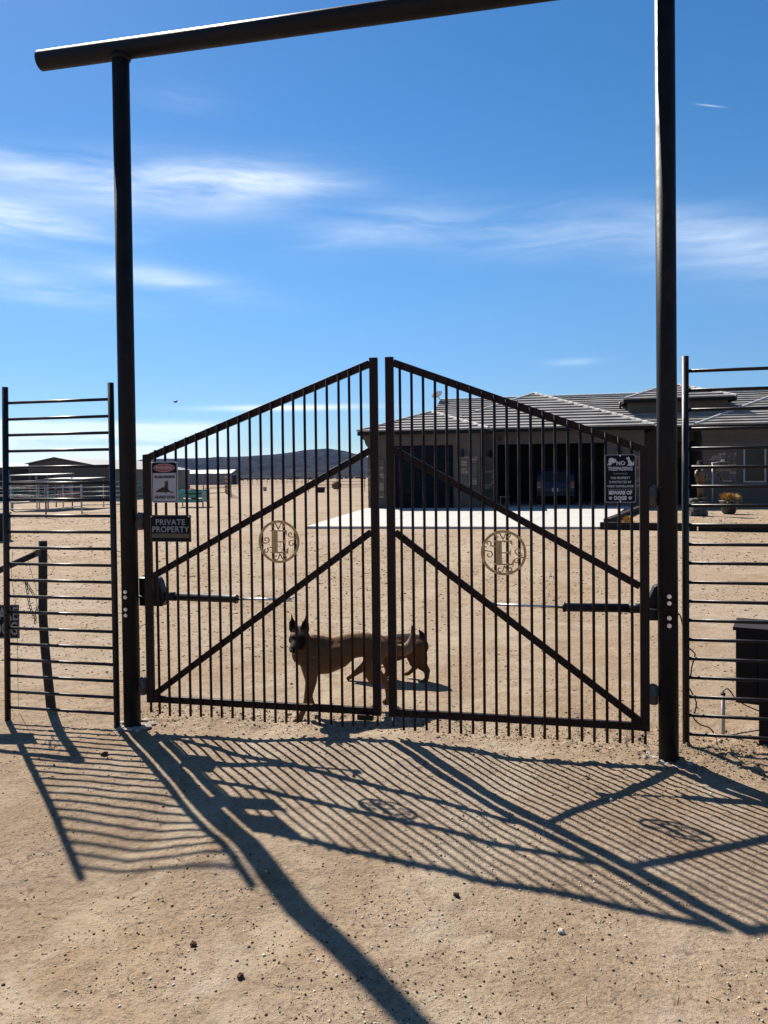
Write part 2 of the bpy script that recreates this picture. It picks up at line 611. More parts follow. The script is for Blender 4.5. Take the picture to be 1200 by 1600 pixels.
def build_ground():
    xr = grow(0.3, 3.6, 0.018, 1.11, 4500)
    xl = [-q for q in grow(-0.282, 3.4, 0.018, 1.11, 4500)]
    xs = np.array(sorted(xl) + xr)
    yf = grow(1.7, 7.0, 0.018, 1.05, 5200)
    yb = [1.682 - 0.018 * 1.25 ** i for i in range(1, 42)]
    ys = np.array(sorted(yb) + yf)
    X, Y = np.meshgrid(xs, ys)
    Z = gz(X, Y)
    nx, ny = len(xs), len(ys)
    co = np.stack([X, Y, Z], -1).reshape(-1, 3)
    i = np.arange(nx * ny).reshape(ny, nx)
    q = np.stack([i[:-1, :-1], i[:-1, 1:], i[1:, 1:], i[1:, :-1]], -1).reshape(-1, 4)
    me = bpy.data.meshes.new('ground')
    me.vertices.add(len(co))
    me.vertices.foreach_set('co', co.ravel())
    me.loops.add(q.size)
    me.loops.foreach_set('vertex_index', q.ravel().astype(np.int32))
    me.polygons.add(len(q))
    me.polygons.foreach_set('loop_start', (np.arange(len(q)) * 4).astype(np.int32))
    me.update(calc_edges=True)
    me.polygons.foreach_set('use_smooth', np.ones(len(q), bool))
    me.validate()
    # dirt material
    mt = bpy.data.materials.new('packed_dirt')
    mt.use_nodes = True
    N = NT(mt.node_tree)
    b = mt.node_tree.nodes['Principled BSDF']
    tc = N.n('ShaderNodeTexCoord')
    P = tc.outputs['Object']
    big = N.noise(P, 0.35, 4, 0.55, 0.3)
    mid = N.noise(P, 2.6, 6, 0.62, 0.5)
    fin = N.noise(P, 38.0, 6, 0.7)
    grit = N.noise(P, 170.0, 4, 0.7)
    col = N.mix(N.ramp(mid, 0.34, 0.66), (0.216, 0.152, 0.095), (0.279, 0.206, 0.137))
    col = N.mix(N.ramp(big, 0.42, 0.66), col, (0.289, 0.226, 0.164))
    col = N.mix(N.m('MULTIPLY', N.ramp(N.noise(P, 0.9, 5, 0.6, 0.8), 0.58, 0.74), 0.6), col, (0.195, 0.126, 0.075))
    col = N.mix(N.m('MULTIPLY', N.ramp(N.noise(P, 9.0, 6, 0.7, 0.6), 0.50, 0.70), 0.55), col, (0.156, 0.117, 0.089))
    col = N.mix(N.m('MULTIPLY', N.ramp(fin, 0.48, 0.66), 0.75), col, (0.138, 0.097, 0.063))
    col = N.mix(N.m('MULTIPLY', N.ramp(grit, 0.56, 0.68), 0.70), col, (0.363, 0.298, 0.224))
    col = N.mix(N.m('MULTIPLY', N.ramp(grit, 0.44, 0.32), 0.70), col, (0.104, 0.072, 0.047))
    col = N.mix(N.m('MULTIPLY', N.ramp(N.noise(P, 1.5, 7, 0.72, 1.2), 0.52, 0.64), 0.55), col, (0.312, 0.257, 0.205))
    col = N.mix(N.m('MULTIPLY', N.ramp(N.noise(P, 2.1, 7, 0.75, 1.0), 0.40, 0.28), 0.5), col, (0.163, 0.119, 0.085))
    # trampled, darker soil: stretched patches and hoof-sized scuffs
    st = N.n('ShaderNodeMapping')
    st.inputs['Scale'].default_value = (0.55, 1.0, 1.0)
    N.lk(P, st.inputs[0])
    col = N.mix(N.m('MULTIPLY', N.ramp(N.noise(st.outputs[0], 4.2, 7, 0.78, 0.9), 0.52, 0.66), 0.60), col, (0.150, 0.108, 0.072))
    col = N.mix(N.m('MULTIPLY', N.ramp(N.noise(st.outputs[0], 15.0, 5, 0.75, 0.5), 0.56, 0.68), 0.55), col, (0.120, 0.085, 0.058))
    # paler, compacted wheel tracks through the gate
    dt = N.n('ShaderNodeVectorMath', operation='DOT_PRODUCT')
    N.lk(P, dt.inputs[0])
    dt.inputs[1].default_value = D_
    wob = N.m('MULTIPLY', N.m('SUBTRACT', N.noise(P, 0.5, 3, 0.5), 0.5), 0.5)
    for uc, wd_ in ((0.95, 0.20), (2.45, 0.22), (1.75, 0.12)):
        e = N.m('ABSOLUTE', N.m('ADD', N.m('SUBTRACT', dt.outputs['Value'], PL0.dot(D_) + uc), wob))
        tr = N.m('MULTIPLY', N.ramp(e, wd_ * 1.5, wd_ * 0.5), N.ramp(N.noise(P, 3.5, 5, 0.7, 0.8), 0.40, 0.62))
        col = N.mix(N.m('MULTIPLY', tr, 0.55), col, (0.319, 0.262, 0.185))
    # organic dark crumbs
    vo = N.n('ShaderNodeTexVoronoi', feature='F1')
    N.lk(P, vo.inputs['Vector'])
    vo.inputs['Scale'].default_value = 26.0
    crumb = N.ramp(vo.outputs['Distance'], 0.17, 0.10)
    crumb = N.m('MULTIPLY', crumb, N.ramp(N.noise(P, 3.3, 3, 0.6), 0.52, 0.62))
    col = N.mix(N.m('MULTIPLY', crumb, 0.75), col, (0.058, 0.039, 0.026))
    # desert scrub colour far away
    sep = N.n('ShaderNodeSeparateXYZ')
    N.lk(P, sep.inputs[0])
    far = N.ramp(sep.outputs[1], 45, 130)
    scr = N.ramp(N.noise(P, 0.055, 6, 0.65), 0.42, 0.62)
    col = N.mix(N.m('MULTIPLY', far, scr), col, (0.146, 0.097, 0.060))
    N.lk(col, b.inputs['Base Color'])
    b.inputs['Roughness'].default_value = 0.95
    b.inputs['Specular IOR Level'].default_value = 0.12
    h = N.m('ADD', N.m('MULTIPLY', fin, 1.0), N.m('MULTIPLY', grit, 0.35))
    h = N.m('ADD', h, N.m('MULTIPLY', mid, 1.2))
    h = N.m('ADD', h, N.m('MULTIPLY', N.noise(P, 8.0, 5, 0.65, 0.5), 1.2))
    bp = N.n('ShaderNodeBump')
    bp.inputs['Strength'].default_value = 0.75
    bp.inputs['Distance'].default_value = 0.020
    N.lk(h, bp.inputs['Height'])
    N.lk(bp.outputs[0], b.inputs['Normal'])
    me.materials.append(mt)
    tag(ob('ground', me), 'tan packed dirt drive and yard', None, None, 'structure')


build_ground()


# ------------------------------------------------------------------ hills
def build_hills():
    # skyline taken from the photograph, heights for a range about two kilometres away
    sky = [(-500, 735), (-200, 728), (60, 724), (200, 721), (270, 717), (330, 715), (390, 713), (440, 709), (480, 703), (512, 700), (540, 704),
           (575, 714), (620, 722), (700, 716), (800, 712), (900, 722), (1100, 726), (1300, 720), (1600, 730)]
    DY = 2050.0
    xs_, zs_ = [], []
    for px, py in sky:
        P = PL(px, py, (0, DY, 0), Vector((0, 1, 0)))
        xs_.append(P.x)
        zs_.append(P.z)
    xs = np.linspace(-2300, 2100, 420)
    ts = np.linspace(0, 1, 90)
    X, T = np.meshgrid(xs, ts)
    Y = 1000 + T * 1400
    prof = np.interp(X, xs_, zs_)
    up = np.where(T < 0.75, (T / 0.75) ** 1.55, 1 - ((T - 0.75) / 0.25) ** 1.4)
    rg = 1 - 2 * np.abs(fbm(X * 0.0075, Y * 0.0035, 5, 5, 0.5))
    rg2 = 1 - 2 * np.abs(fbm(X * 0.022, Y * 0.010, 15, 4, 0.5))
    amp = 4 * up * (1 - up)
    Z = prof * up + (rg - 0.7) * 30 * amp + (rg2 - 0.6) * 9 * amp + fbm(X * 0.012, Y * 0.01, 8, 4) * 3.0 * up
    Z = np.where(T < 0.02, -12, Z) - 4.5 * (1 - up)
    nx, ny = len(xs), len(ts)
    co = np.stack([X, Y, Z], -1).reshape(-1, 3)
    i = np.arange(nx * ny).reshape(ny, nx)
    q = np.stack([i[:-1, :-1], i[:-1, 1:], i[1:, 1:], i[1:, :-1]], -1).reshape(-1, 4)
    me = bpy.data.meshes.new('hills')
    me.from_pydata(co.tolist(), [], q.tolist())
    me.polygons.foreach_set('use_smooth', [True] * len(q))
    mt = bpy.data.materials.new('hill_scrub')
    mt.use_nodes = True
    N = NT(mt.node_tree)
    b = mt.node_tree.nodes['Principled BSDF']
    P = N.n('ShaderNodeTexCoord').outputs['Object']
    f = N.noise(P, 0.02, 7, 0.65, 0.3)
    f2 = N.noise(P, 0.12, 5, 0.7)
    col = N.mix(N.ramp(f, 0.38, 0.62), (0.016, 0.016, 0.016), (0.034, 0.030, 0.027))
    col = N.mix(N.m('MULTIPLY', N.ramp(f2, 0.5, 0.7), 0.5), col, (0.011, 0.012, 0.011))
    N.lk(col, b.inputs['Base Color'])
    b.inputs['Roughness'].default_value = 1.0
    b.inputs['Specular IOR Level'].default_value = 0.0
    me.materials.append(mt)
    tag(ob('hills', me), 'low dark desert hills on the horizon', None, None, 'structure')
    # dark belt of far desert scrub at the foot of the hills
    mb = MB()
    rr = random.Random(3)
    for k in range(1500):
        y = rr.uniform(420, 950)
        x = rr.uniform(-0.62, 0.62) * y
        s = rr.uniform(0.6, 1.5)
        mb.blob((x, y, s * 0.3 + gzs(x, y)), s, k, 0.3, 0.75)
    ms = pmat('far_scrub', (0.024, 0.023, 0.017), 1.0, 0, 0.4, 0.05, 0, 1, 0.0)
    tag(mb.build('scrub', ms), 'belt of dark scrub bushes at the foot of the hills', None, None, 'stuff')


build_hills()


# ------------------------------------------------------------------ concrete driveway in front of the garages
HO = G(660, 796)                         # house reference: foot of the left garage wall
HS = HO.y / 36.35                        # house units to metres


def HP(u, v, z=0.0):
    return HO + D_ * (u * HS) + N_ * (v * HS) + Vector((0, 0, z * HS))


def hl(P):
    P = Vector(P) - HO
    return P.dot(D_) / HS, P.dot(N_) / HS


def build_driveway():
    dv = tag(bpy.data.objects.new('driveway', None), 'pale concrete driveway slab in front of the garages', None, None, 'structure')
    COL.objects.link(dv)
    fl, fr = hl(G(478, 826)), hl(G(938, 827))
    bl, brr = (-2.75, -0.02), (9.6, 1.98)
    rt = hl(G(972, 799))
    top = 0.075
    # panels between saw joints: rows along v, columns along u
    def edge_l(v):
        t = (v - fl[1]) / (bl[1] - fl[1])
        return fl[0] + (bl[0] - fl[0]) * t

    def edge_r(v):
        t = (v - fr[1]) / (brr[1] - fr[1])
        return fr[0] + (max(rt[0], brr[0]) - fr[0]) * min(1, max(0, t))
    v0 = fl[1]
    rows = [v0, v0 + 4.1, v0 + 8.2, -0.03]
    v0r = fr[1]
    for i in range(3):
        va, vb = rows[i], rows[i + 1]
        ncol = 4
        for k in range(ncol):
            q = []
            for (v, tt) in ((va, k / ncol), (va, (k + 1) / ncol), (vb, (k + 1) / ncol), (vb, k / ncol)):
                vv = v
                if i == 0 and v == va:
                    vv = v0 + (v0r - v0) * tt
                u = edge_l(v) + (edge_r(v) - edge_l(v)) * tt
                q.append((u, vv))
            cx, cy = sum(a for a, _ in q) / 4, sum(b for _, b in q) / 4
            q = [(cx + (a - cx) * 0.995, cy + (b - cy) * 0.995) for a, b in q]
            mb = MB().prism(q, HP(0, 0, top), D_ * HS, N_ * HS, (0, 0, -0.2))
            mb.build('slab_panel', M_conc, dv)
    # apron before the double garage
    mb = MB().prism([(2.78, 0.0), (9.58, 0.0), (9.58, 2.3), (2.78, 2.3)], HP(0, 0, top - 0.004), D_ * HS, N_ * HS, (0, 0, -0.2))
    mb.build('slab_panel', M_conc, dv)


build_driveway()


# ------------------------------------------------------------------ house
def build_house():
    H = thing('house', 'dark taupe stucco ranch house with grey tile roof, entry tower and garages', 'house', HO, ROT)
    H.scale = (HS, HS, HS)
    # everything below in house coordinates (u, v, z)
    def wall(a, b, name='wall', mat=M_stucco, par=H):
        c = [(p + q) / 2 for p, q in zip(a, b)]
        s = [abs(q - p) for p, q in zip(a, b)]
        return MB().box(c, s).build(name, mat, par)
    # left block (closed door)
    wall((-2.65, 0, 0), (-1.76, 0.25, 3.62))
    wall((1.50, 0, 0), (2.75, 0.25, 3.62))
    wall((-1.76, 0.004, 3.06), (1.50, 0.246, 3.62))
    wall((-2.65, 0.25, 0), (-2.40, 12, 3.62))
    wall((2.50, 0.25, 0), (2.75, 2.0, 3.62))
    # corner corbel under the left eave
    MB().prism([(0, 3.0), (0, 3.6), (-0.33, 3.6), (-0.33, 3.45), (-0.18, 3.36), (-0.10, 3.12)], (-2.65, 0.02, 0), (1, 0, 0), (0, 0, 1), (0, 0.5, 0)).build('corbel', M_stucco2, H)
    gd = thing('garage_door', None, None)
    gd.parent = H
    for k in range(5):
        z0 = 0.06 + k * 0.60
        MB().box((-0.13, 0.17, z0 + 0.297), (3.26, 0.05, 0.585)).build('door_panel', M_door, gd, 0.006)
    # double garage block
    wall((2.75, 2.0, 0), (3.44, 2.25, 3.66))
    wall((8.62, 2.0, 0), (10.35, 2.25, 3.66))
    wall((3.44, 2.004, 3.10), (8.62, 2.246, 3.66))
    wall((10.10, 2.25, 0), (10.35, 5.0, 3.66))
    # interior of the open garage
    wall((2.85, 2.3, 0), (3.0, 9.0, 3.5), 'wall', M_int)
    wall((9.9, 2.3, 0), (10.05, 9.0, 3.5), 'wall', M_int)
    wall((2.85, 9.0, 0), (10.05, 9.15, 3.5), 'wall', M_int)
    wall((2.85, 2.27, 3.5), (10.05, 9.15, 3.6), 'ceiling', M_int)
    wall((2.85, 2.27, -0.1), (10.05, 9.0, 0.07), 'floor', pmat('garage_slab', (0.18, 0.175, 0.17), 0.8))
    # door track + header seen in the dark
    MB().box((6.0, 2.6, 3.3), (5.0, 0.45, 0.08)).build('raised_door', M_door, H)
    # entry tower
    wall((9.95, 5.0, 3.2), (14.70, 5.25, 5.3))
    wall((9.95, 5.25, 0), (10.2, 10, 5.3))
    wall((14.45, 5.25, 0), (14.70, 10, 5.3))
    wall((10.352, 5.0, 0), (11.45, 5.25, 3.2))
    wall((11.45, 6.6, 0), (13.3, 6.8, 3.2), 'wall', M_stucco)
    wall((11.7, 6.5, 0.05), (12.8, 6.6, 2.4), 'front_door', M_tie)
    wall((10.0, 4.94, 4.05), (14.66, 4.999, 4.2), 'trim_band', M_stucco2)
    # right wing
    wall((13.10, 3.0, 0), (14.93, 3.25, 3.64))
    wall((15.92, 3.0, 0), (22.0, 3.25, 3.64))
    wall((14.93, 3.004, 0), (15.92, 3.246, 1.10))
    wall((14.93, 3.004, 2.80), (15.92, 3.246, 3.64))
    wall((13.10, 3.25, 0), (13.35, 6.6, 3.64))
    wall((13.05, 2.93, 2.86), (22.0, 2.998, 3.02), 'trim_band', M_stucco2)
    wall((13.05, 2.93, 3.40), (22.0, 2.998, 3.638), 'trim_band', M_stucco2)
    wall((13.05, 2.88, 1.02), (22.0, 2.998, 1.12), 'sill_band', M_stucco2)
    wd = thing('window', None, None)
    wd.parent = H
    for a, b in (((14.93, 2.97, 1.12), (15.0, 3.06, 2.80)), ((15.85, 2.97, 1.12), (15.92, 3.06, 2.80)), ((15.0, 2.97, 2.73), (15.85, 3.06, 2.80)), ((15.0, 2.97, 1.12), (15.85, 3.06, 1.19))):
        wall(a, b, 'frame', M_white, wd)
    wall((15.0, 3.03, 1.19), (15.85, 3.045, 2.73), 'pane', M_glass, wd)
    # stone veneer: three shared stone meshes, one object per stone
    protos = []
    for k in range(6):
        mb = MB().box((0, 0, 0), (1, 1, 1))
        mb.v = [(x * random.uniform(.93, 1.0), y * random.uniform(.75, 1.0), z * random.uniform(.86, 1.0)) for x, y, z in mb.v]
        o = mb.build('stone', M_stone[k % 3])
        protos.append(o.data)
        bpy.data.objects.remove(o)

    def veneer(u0, u1, z0, z1, v, rr, axis=0):
        z = z0
        while z < z1 - 0.03:
            h = rr.uniform(0.09, 0.15)
            h = min(h, z1 - z)
            u = u0
            while u < u1 - 0.05:
                w = min(rr.uniform(0.22, 0.48), u1 - u)
                if u1 - u - w < 0.08:
                    w = u1 - u
                o = ob('stone', rr.choice(protos), H)
                t = rr.uniform(0.06, 0.10)
                if axis == 0:
                    o.location = (u + w / 2, v - t / 2 + 0.01, z + h / 2)
                    o.scale = (w - 0.012, t, h - 0.012)
                else:
                    o.location = (v, u + w / 2, z + h / 2)
                    o.scale = (t, w - 0.012, h - 0.012)
                u += w
            z += h
    rr = random.Random(5)
    veneer(-2.66, -1.85, 0.55, 2.42, 0.0, rr)
    veneer(1.86, 2.62, 1.15, 2.50, 0.0, rr)
    veneer(2.80, 3.36, 0.9, 2.55, 2.0, rr)
    veneer(8.70, 10.30, 0.5, 2.45, 2.0, rr)
    veneer(13.12, 14.62, 1.14, 2.56, 3.0, rr)
    veneer(16.0, 17.4, 1.14, 2.56, 3.0, rr)
    # wall lamps
    for u, v in ((1.95, 0.0), (3.15, 2.0), (9.2, 2.0)):
        lm = thing('wall_lamp', None, None)
        lm.parent = H
        MB().box((u, v - 0.02, 2.66), (0.11, 0.04, 0.22)).build('back_plate', M_black, lm)
        MB().lathe([(0.03, 2.45), (0.08, 2.50), (0.09, 2.72), (0.11, 2.74), (0.02, 2.84)], 8, (u, v - 0.16, 0)).build('lantern', M_black, lm)
        MB().tube([(u, v - 0.03, 2.80), (u, v - 0.16, 2.86)], 0.015, 6).build('arm', M_black, lm)
    MB().tube([(3.62, 1.98, 3.42), (3.62, 1.86, 3.40)], 0.06, 8).box((3.62, 1.80, 3.34), (0.14, 0.12, 0.11)).build('flood_light', M_black, H)

    # ---- roofs
    def strip_face(par, a, b, c, d, exposure=0.46, t=0.082):
        """tile courses on the roof plane a-b (eave) to d-c (top, d above a, c above b)"""
        a, b, c, d = (Vector(q) for q in (a, b, c, d))
        up = ((d + c) / 2 - (a + b) / 2)
        L = up.length
        nrm = (b - a).cross(up).normalized()
        if nrm.z < 0:
            nrm = -nrm
        n = max(2, int(round(L / exposure)))
        for i in range(n):
            t0, t1 = i / n, (i + 1) / n + 0.15 / n
            p0, p1 = a.lerp(d, t0), b.lerp(c, t0)
            q0, q1 = a.lerp(d, min(1, t1)), b.lerp(c, min(1, t1))
            tt = t * random.uniform(0.9, 1.1)
            lo = nrm * tt
            hi = nrm * 0.004
            bt = nrm * 0.002
            mb = MB()
            vs = [p0 + bt, p1 + bt, p1 + lo, p0 + lo, q1 + hi, q0 + hi]
            fs = [(0, 1, 2, 3), (3, 2, 4, 5), (0, 3, 5), (1, 4, 2), (0, 5, 4, 1)]
            mb.add(vs, fs)
            mb.build('tile_course', M_tile, par)
        mb = MB().add([a - nrm * 0.02, b - nrm * 0.02, c - nrm * 0.02, d - nrm * 0.02], [(0, 1, 2, 3)] if (c - d).length > 1e-3 else [(0, 1, 2)])
        mb.build('roof_deck', M_under, par)

    capm = MB().prism([(-0.11, -0.03), (-0.07, 0.05), (0, 0.08), (0.07, 0.05), (0.11, -0.03)], (0, 0, 0), (0, 1, 0), (0, 0, 1), (1, 0, 0.0)).build('ridge_tile', M_cap)
    capme = capm.data
    bpy.data.objects.remove(capm)

    def caps(par, a, b, step=0.36):
        a, b = Vector(a), Vector(b)
        L = (b - a).length
        n = max(2, int(L / step))
        d = (b - a) / L
        rot = d.to_track_quat('X', 'Z')
        for i in range(n):
            o = ob('ridge_tile', capme, par)
            o.location = a + d * (L * i / n) + Vector((0, 0, 0.055))
            o.rotation_mode = 'QUATERNION'
            o.rotation_quaternion = rot @ Matrix.Rotation(0.05, 3, 'Y').to_quaternion()
            o.scale = (L / n * 1.04, 1, 1)

    def fascia(par, a, b, h=0.16):
        a, b = Vector(a), Vector(b)
        MB().bar(a - Vector((0, 0, h / 2 + 0.01)), b - Vector((0, 0, h / 2 + 0.01)), 0.03, h).build('fascia', M_fascia, par)

    # A: left block
    def newroof():
        r = thing('roof', None, None)
        r.parent = H
        return r
    r = newroof()
    ze, pa = 3.74, 0.345
    ul, ur, vf = -3.05, 3.20, -0.40
    hw = (ur - ul) / 2
    ap = ((ul + ur) / 2, vf + hw, ze + hw * pa)
    bk = (ap[0], 9.0, ap[2])
    strip_face(r, (ul, vf, ze), (ur, vf, ze), ap, ap)
    strip_face(r, (ur, vf, ze), (ur, 9, ze), bk, ap)
    strip_face(r, (ul, 9, ze), (ul, vf, ze), ap, bk)
    caps(r, (ur, vf, ze), ap)
    caps(r, (ul, vf, ze), ap)
    fascia(r, (ul, vf, ze), (ur, vf, ze))
    fascia(r, (ul, vf, ze), (ul, 9, ze))
    MB().box((ap[0], 0.0 - 0.2, ze - 0.11), (ur - ul - 0.02, 0.38, 0.03)).build('soffit', M_stucco2, r)
    # B: double garage
    r = newroof()
    ze, pa = 3.84, 0.392
    ul, ur, vf = -0.45, 10.75, 1.60
    hw = (ur - ul) / 2
    ap = ((ul + ur) / 2, vf + hw, ze + hw * pa)
    bk = (ap[0], 11.0, ap[2])
    strip_face(r, (ul, vf, ze), (ur, vf, ze), ap, ap)
    strip_face(r, (ur, vf, ze), (ur, 11, ze), bk, ap)
    strip_face(r, (ul, 11, ze), (ul, vf, ze), ap, bk)
    caps(r, (ur, vf, ze), ap)
    caps(r, (ul + 2.6, vf + 2.6, ze + 2.6 * pa), ap)
    fascia(r, (2.9, vf, ze), (ur, vf, ze))
    fascia(r, (ur, vf, ze), (ur, 5, ze))
    MB().box((6.8, 1.80, ze - 0.11), (7.85, 0.38, 0.03)).build('soffit', M_stucco2, r)
    # C: long main roof behind
    r = newroof()
    zr, vr, pa = 6.0, 9.0, 0.34
    strip_face(r, (-0.35, 2.6, zr - (vr - 2.6) * pa), (24, 2.6, zr - (vr - 2.6) * pa), (24, vr, zr), (-0.35, vr, zr))
    strip_face(r, (24, 15.4, zr - 6.4 * pa), (-0.35, 15.4, zr - 6.4 * pa), (-0.35, vr, zr), (24, vr, zr))
    caps(r, (-0.35, vr, zr), (24, vr, zr))
    MB().prism([(2.75, zr - 6.25 * pa), (15.2, zr - 6.25 * pa), (9.0, zr - 0.06)], (-0.25, 0, 0), (0, 1, 0), (0, 0, 1), (0.15, 0, 0)).build('gable_wall', M_stucco, H)
    wall((-2.4, 12, 0), (22, 12.2, 3.6))
    wall((21.8, 3.25, 0), (22, 12, 3.6))
    # D: tower
    r = newroof()
    ze, pa = 5.36, 0.36
    ul, ur, vf, vb = 9.68, 15.02, 4.68, 10.02
    ap = ((ul + ur) / 2, (vf + vb) / 2, ze + (ur - ul) / 2 * pa)
    strip_face(r, (ul, vf, ze), (ur, vf, ze), ap, ap)
    strip_face(r, (ur, vf, ze), (ur, vb, ze), ap, ap)
    strip_face(r, (ul, vb, ze), (ul, vf, ze), ap, ap)
    strip_face(r, (ur, vb, ze), (ul, vb, ze), ap, ap)
    caps(r, (ur, vf, ze), ap)
    caps(r, (ul, vf, ze), ap)
    fascia(r, (ul, vf, ze), (ur, vf, ze))
    fascia(r, (ul, vf, ze), (ul, vb, ze))
    fascia(r, (ur, vf, ze), (ur, vb, ze))
    MB().box(((ul + ur) / 2, vf + 0.16, ze - 0.11), (ur - ul - 0.03, 0.3, 0.03)).build('soffit', M_stucco2, r)
    # E: right wing
    r = newroof()
    ze, pa = 3.86, 0.36
    ul, ur, vf = 12.70, 23.0, 2.60
    hw = 5.15
    ap = (ul + hw, vf + hw, ze + hw * pa)
    ar = (ur - hw + 0.02, vf + hw, ze + hw * pa)
    strip_face(r, (ul, vf, ze), (ur, vf, ze), ar, ap)
    strip_face(r, (ul, vf + 2 * hw, ze), (ul, vf, ze), ap, ap)
    caps(r, (ul, vf, ze), ap)
    fascia(r, (ul, vf, ze), (ur, vf, ze))
    fascia(r, (ul, vf, ze), (ul, 5, ze))
    MB().box(((ul + ur) / 2, vf + 0.2, ze - 0.11), (ur - ul - 0.03, 0.38, 0.03)).build('soffit', M_stucco2, r)
    # vent pipe on the main roof
    MB().tube([(9.6, 5.9, 4.9), (9.6, 5.9, 5.35)], 0.05, 8).build('vent_pipe', M_black, H)
    # small white dish on the left gable corner
    M_dish = pmat('dish_white', (0.6, 0.6, 0.6), 0.5)
    ds = thing('satellite_dish', None, None)
    ds.parent = H
    MB().tube([(-0.30, 8.9, 5.98), (-0.42, 8.7, 6.22)], 0.02, 6).build('mast', M_white, ds)
    prof = [(0.01, 0.0), (0.14, 0.02), (0.26, 0.07), (0.34, 0.13), (0.33, 0.135), (0.2, 0.055), (0.01, 0.015)]
    d = MB().lathe(prof, 16).build('dish', M_dish, ds)
    d.location = (-0.45, 8.66, 6.24)
    d.rotation_euler = (R_(-20), R_(-25), 0)
    return H


HOUSE = build_house()


def build_car():
    """rear of a parked sport-utility car inside the dark garage; local x across, y forward (into the garage)"""
    u, v = hl(PL(868, 745, HP(0, 3.6), N_))
    c = thing('parked_car', 'dark blue car parked tail-out inside the open double garage', 'car', HP(u, 3.6, 0.07), ROT)
    side = [(0, 0.45), (0.0, 0.75), (0.06, 1.05), (0.16, 1.45), (0.32, 1.72), (0.9, 1.80), (2.2, 1.78), (3.0, 1.28), (4.3, 1.12), (4.5, 0.8), (4.45, 0.4), (3.95, 0.35), (0.3, 0.35)]
    b = MB().prism(side, (-0.93, 0, 0), (0, 1, 0), (0, 0, 1), (1.86, 0, 0)).build('body', M_car, c, 0.05)
    MB().prism([(-0.68, 1.10), (0.68, 1.10), (0.58, 1.62), (-0.58, 1.62)], (0, 0.0, 0), (1, 0, 0), (0, 0.30, 1), (0, 0.02, 0)).build('rear_window', M_glass, c).location.y = -0.30
    MB().box((0, -0.06, 0.52), (1.84, 0.16, 0.24)).build('bumper', M_black, c, 0.03)
    for s in (-1, 1):
        MB().box((s * 0.80, -0.01, 0.98), (0.20, 0.05, 0.34)).build('tail_light', M_red, c, 0.015)
        MB().box((s * 0.80, -0.02, 0.84), (0.16, 0.05, 0.08)).build('reverse_light', M_white, c, 0.01)
        for y in (0.85, 3.55):
            w = thing('wheel', None, None, (s * 0.82, y, 0.36))
            w.parent = c
            t = MB().lathe([(0.22, -0.11), (0.34, -0.11), (0.36, -0.07), (0.36, 0.07), (0.34, 0.11), (0.22, 0.11)], 20).build('tyre', M_rubber, w)
            t.rotation_euler = (0, R_(90), 0)
            q = MB().lathe([(0.05, -0.09), (0.22, -0.10), (0.22, 0.10), (0.05, 0.09)], 14).build('rim', M_steel, w)
            q.rotation_euler = (0, R_(90), 0)
    pl = MB().box((-0.02, -0.15, 0.72), (0.31, 0.015, 0.16)).build('licence_plate', M_letter, c)
    return c


build_car()


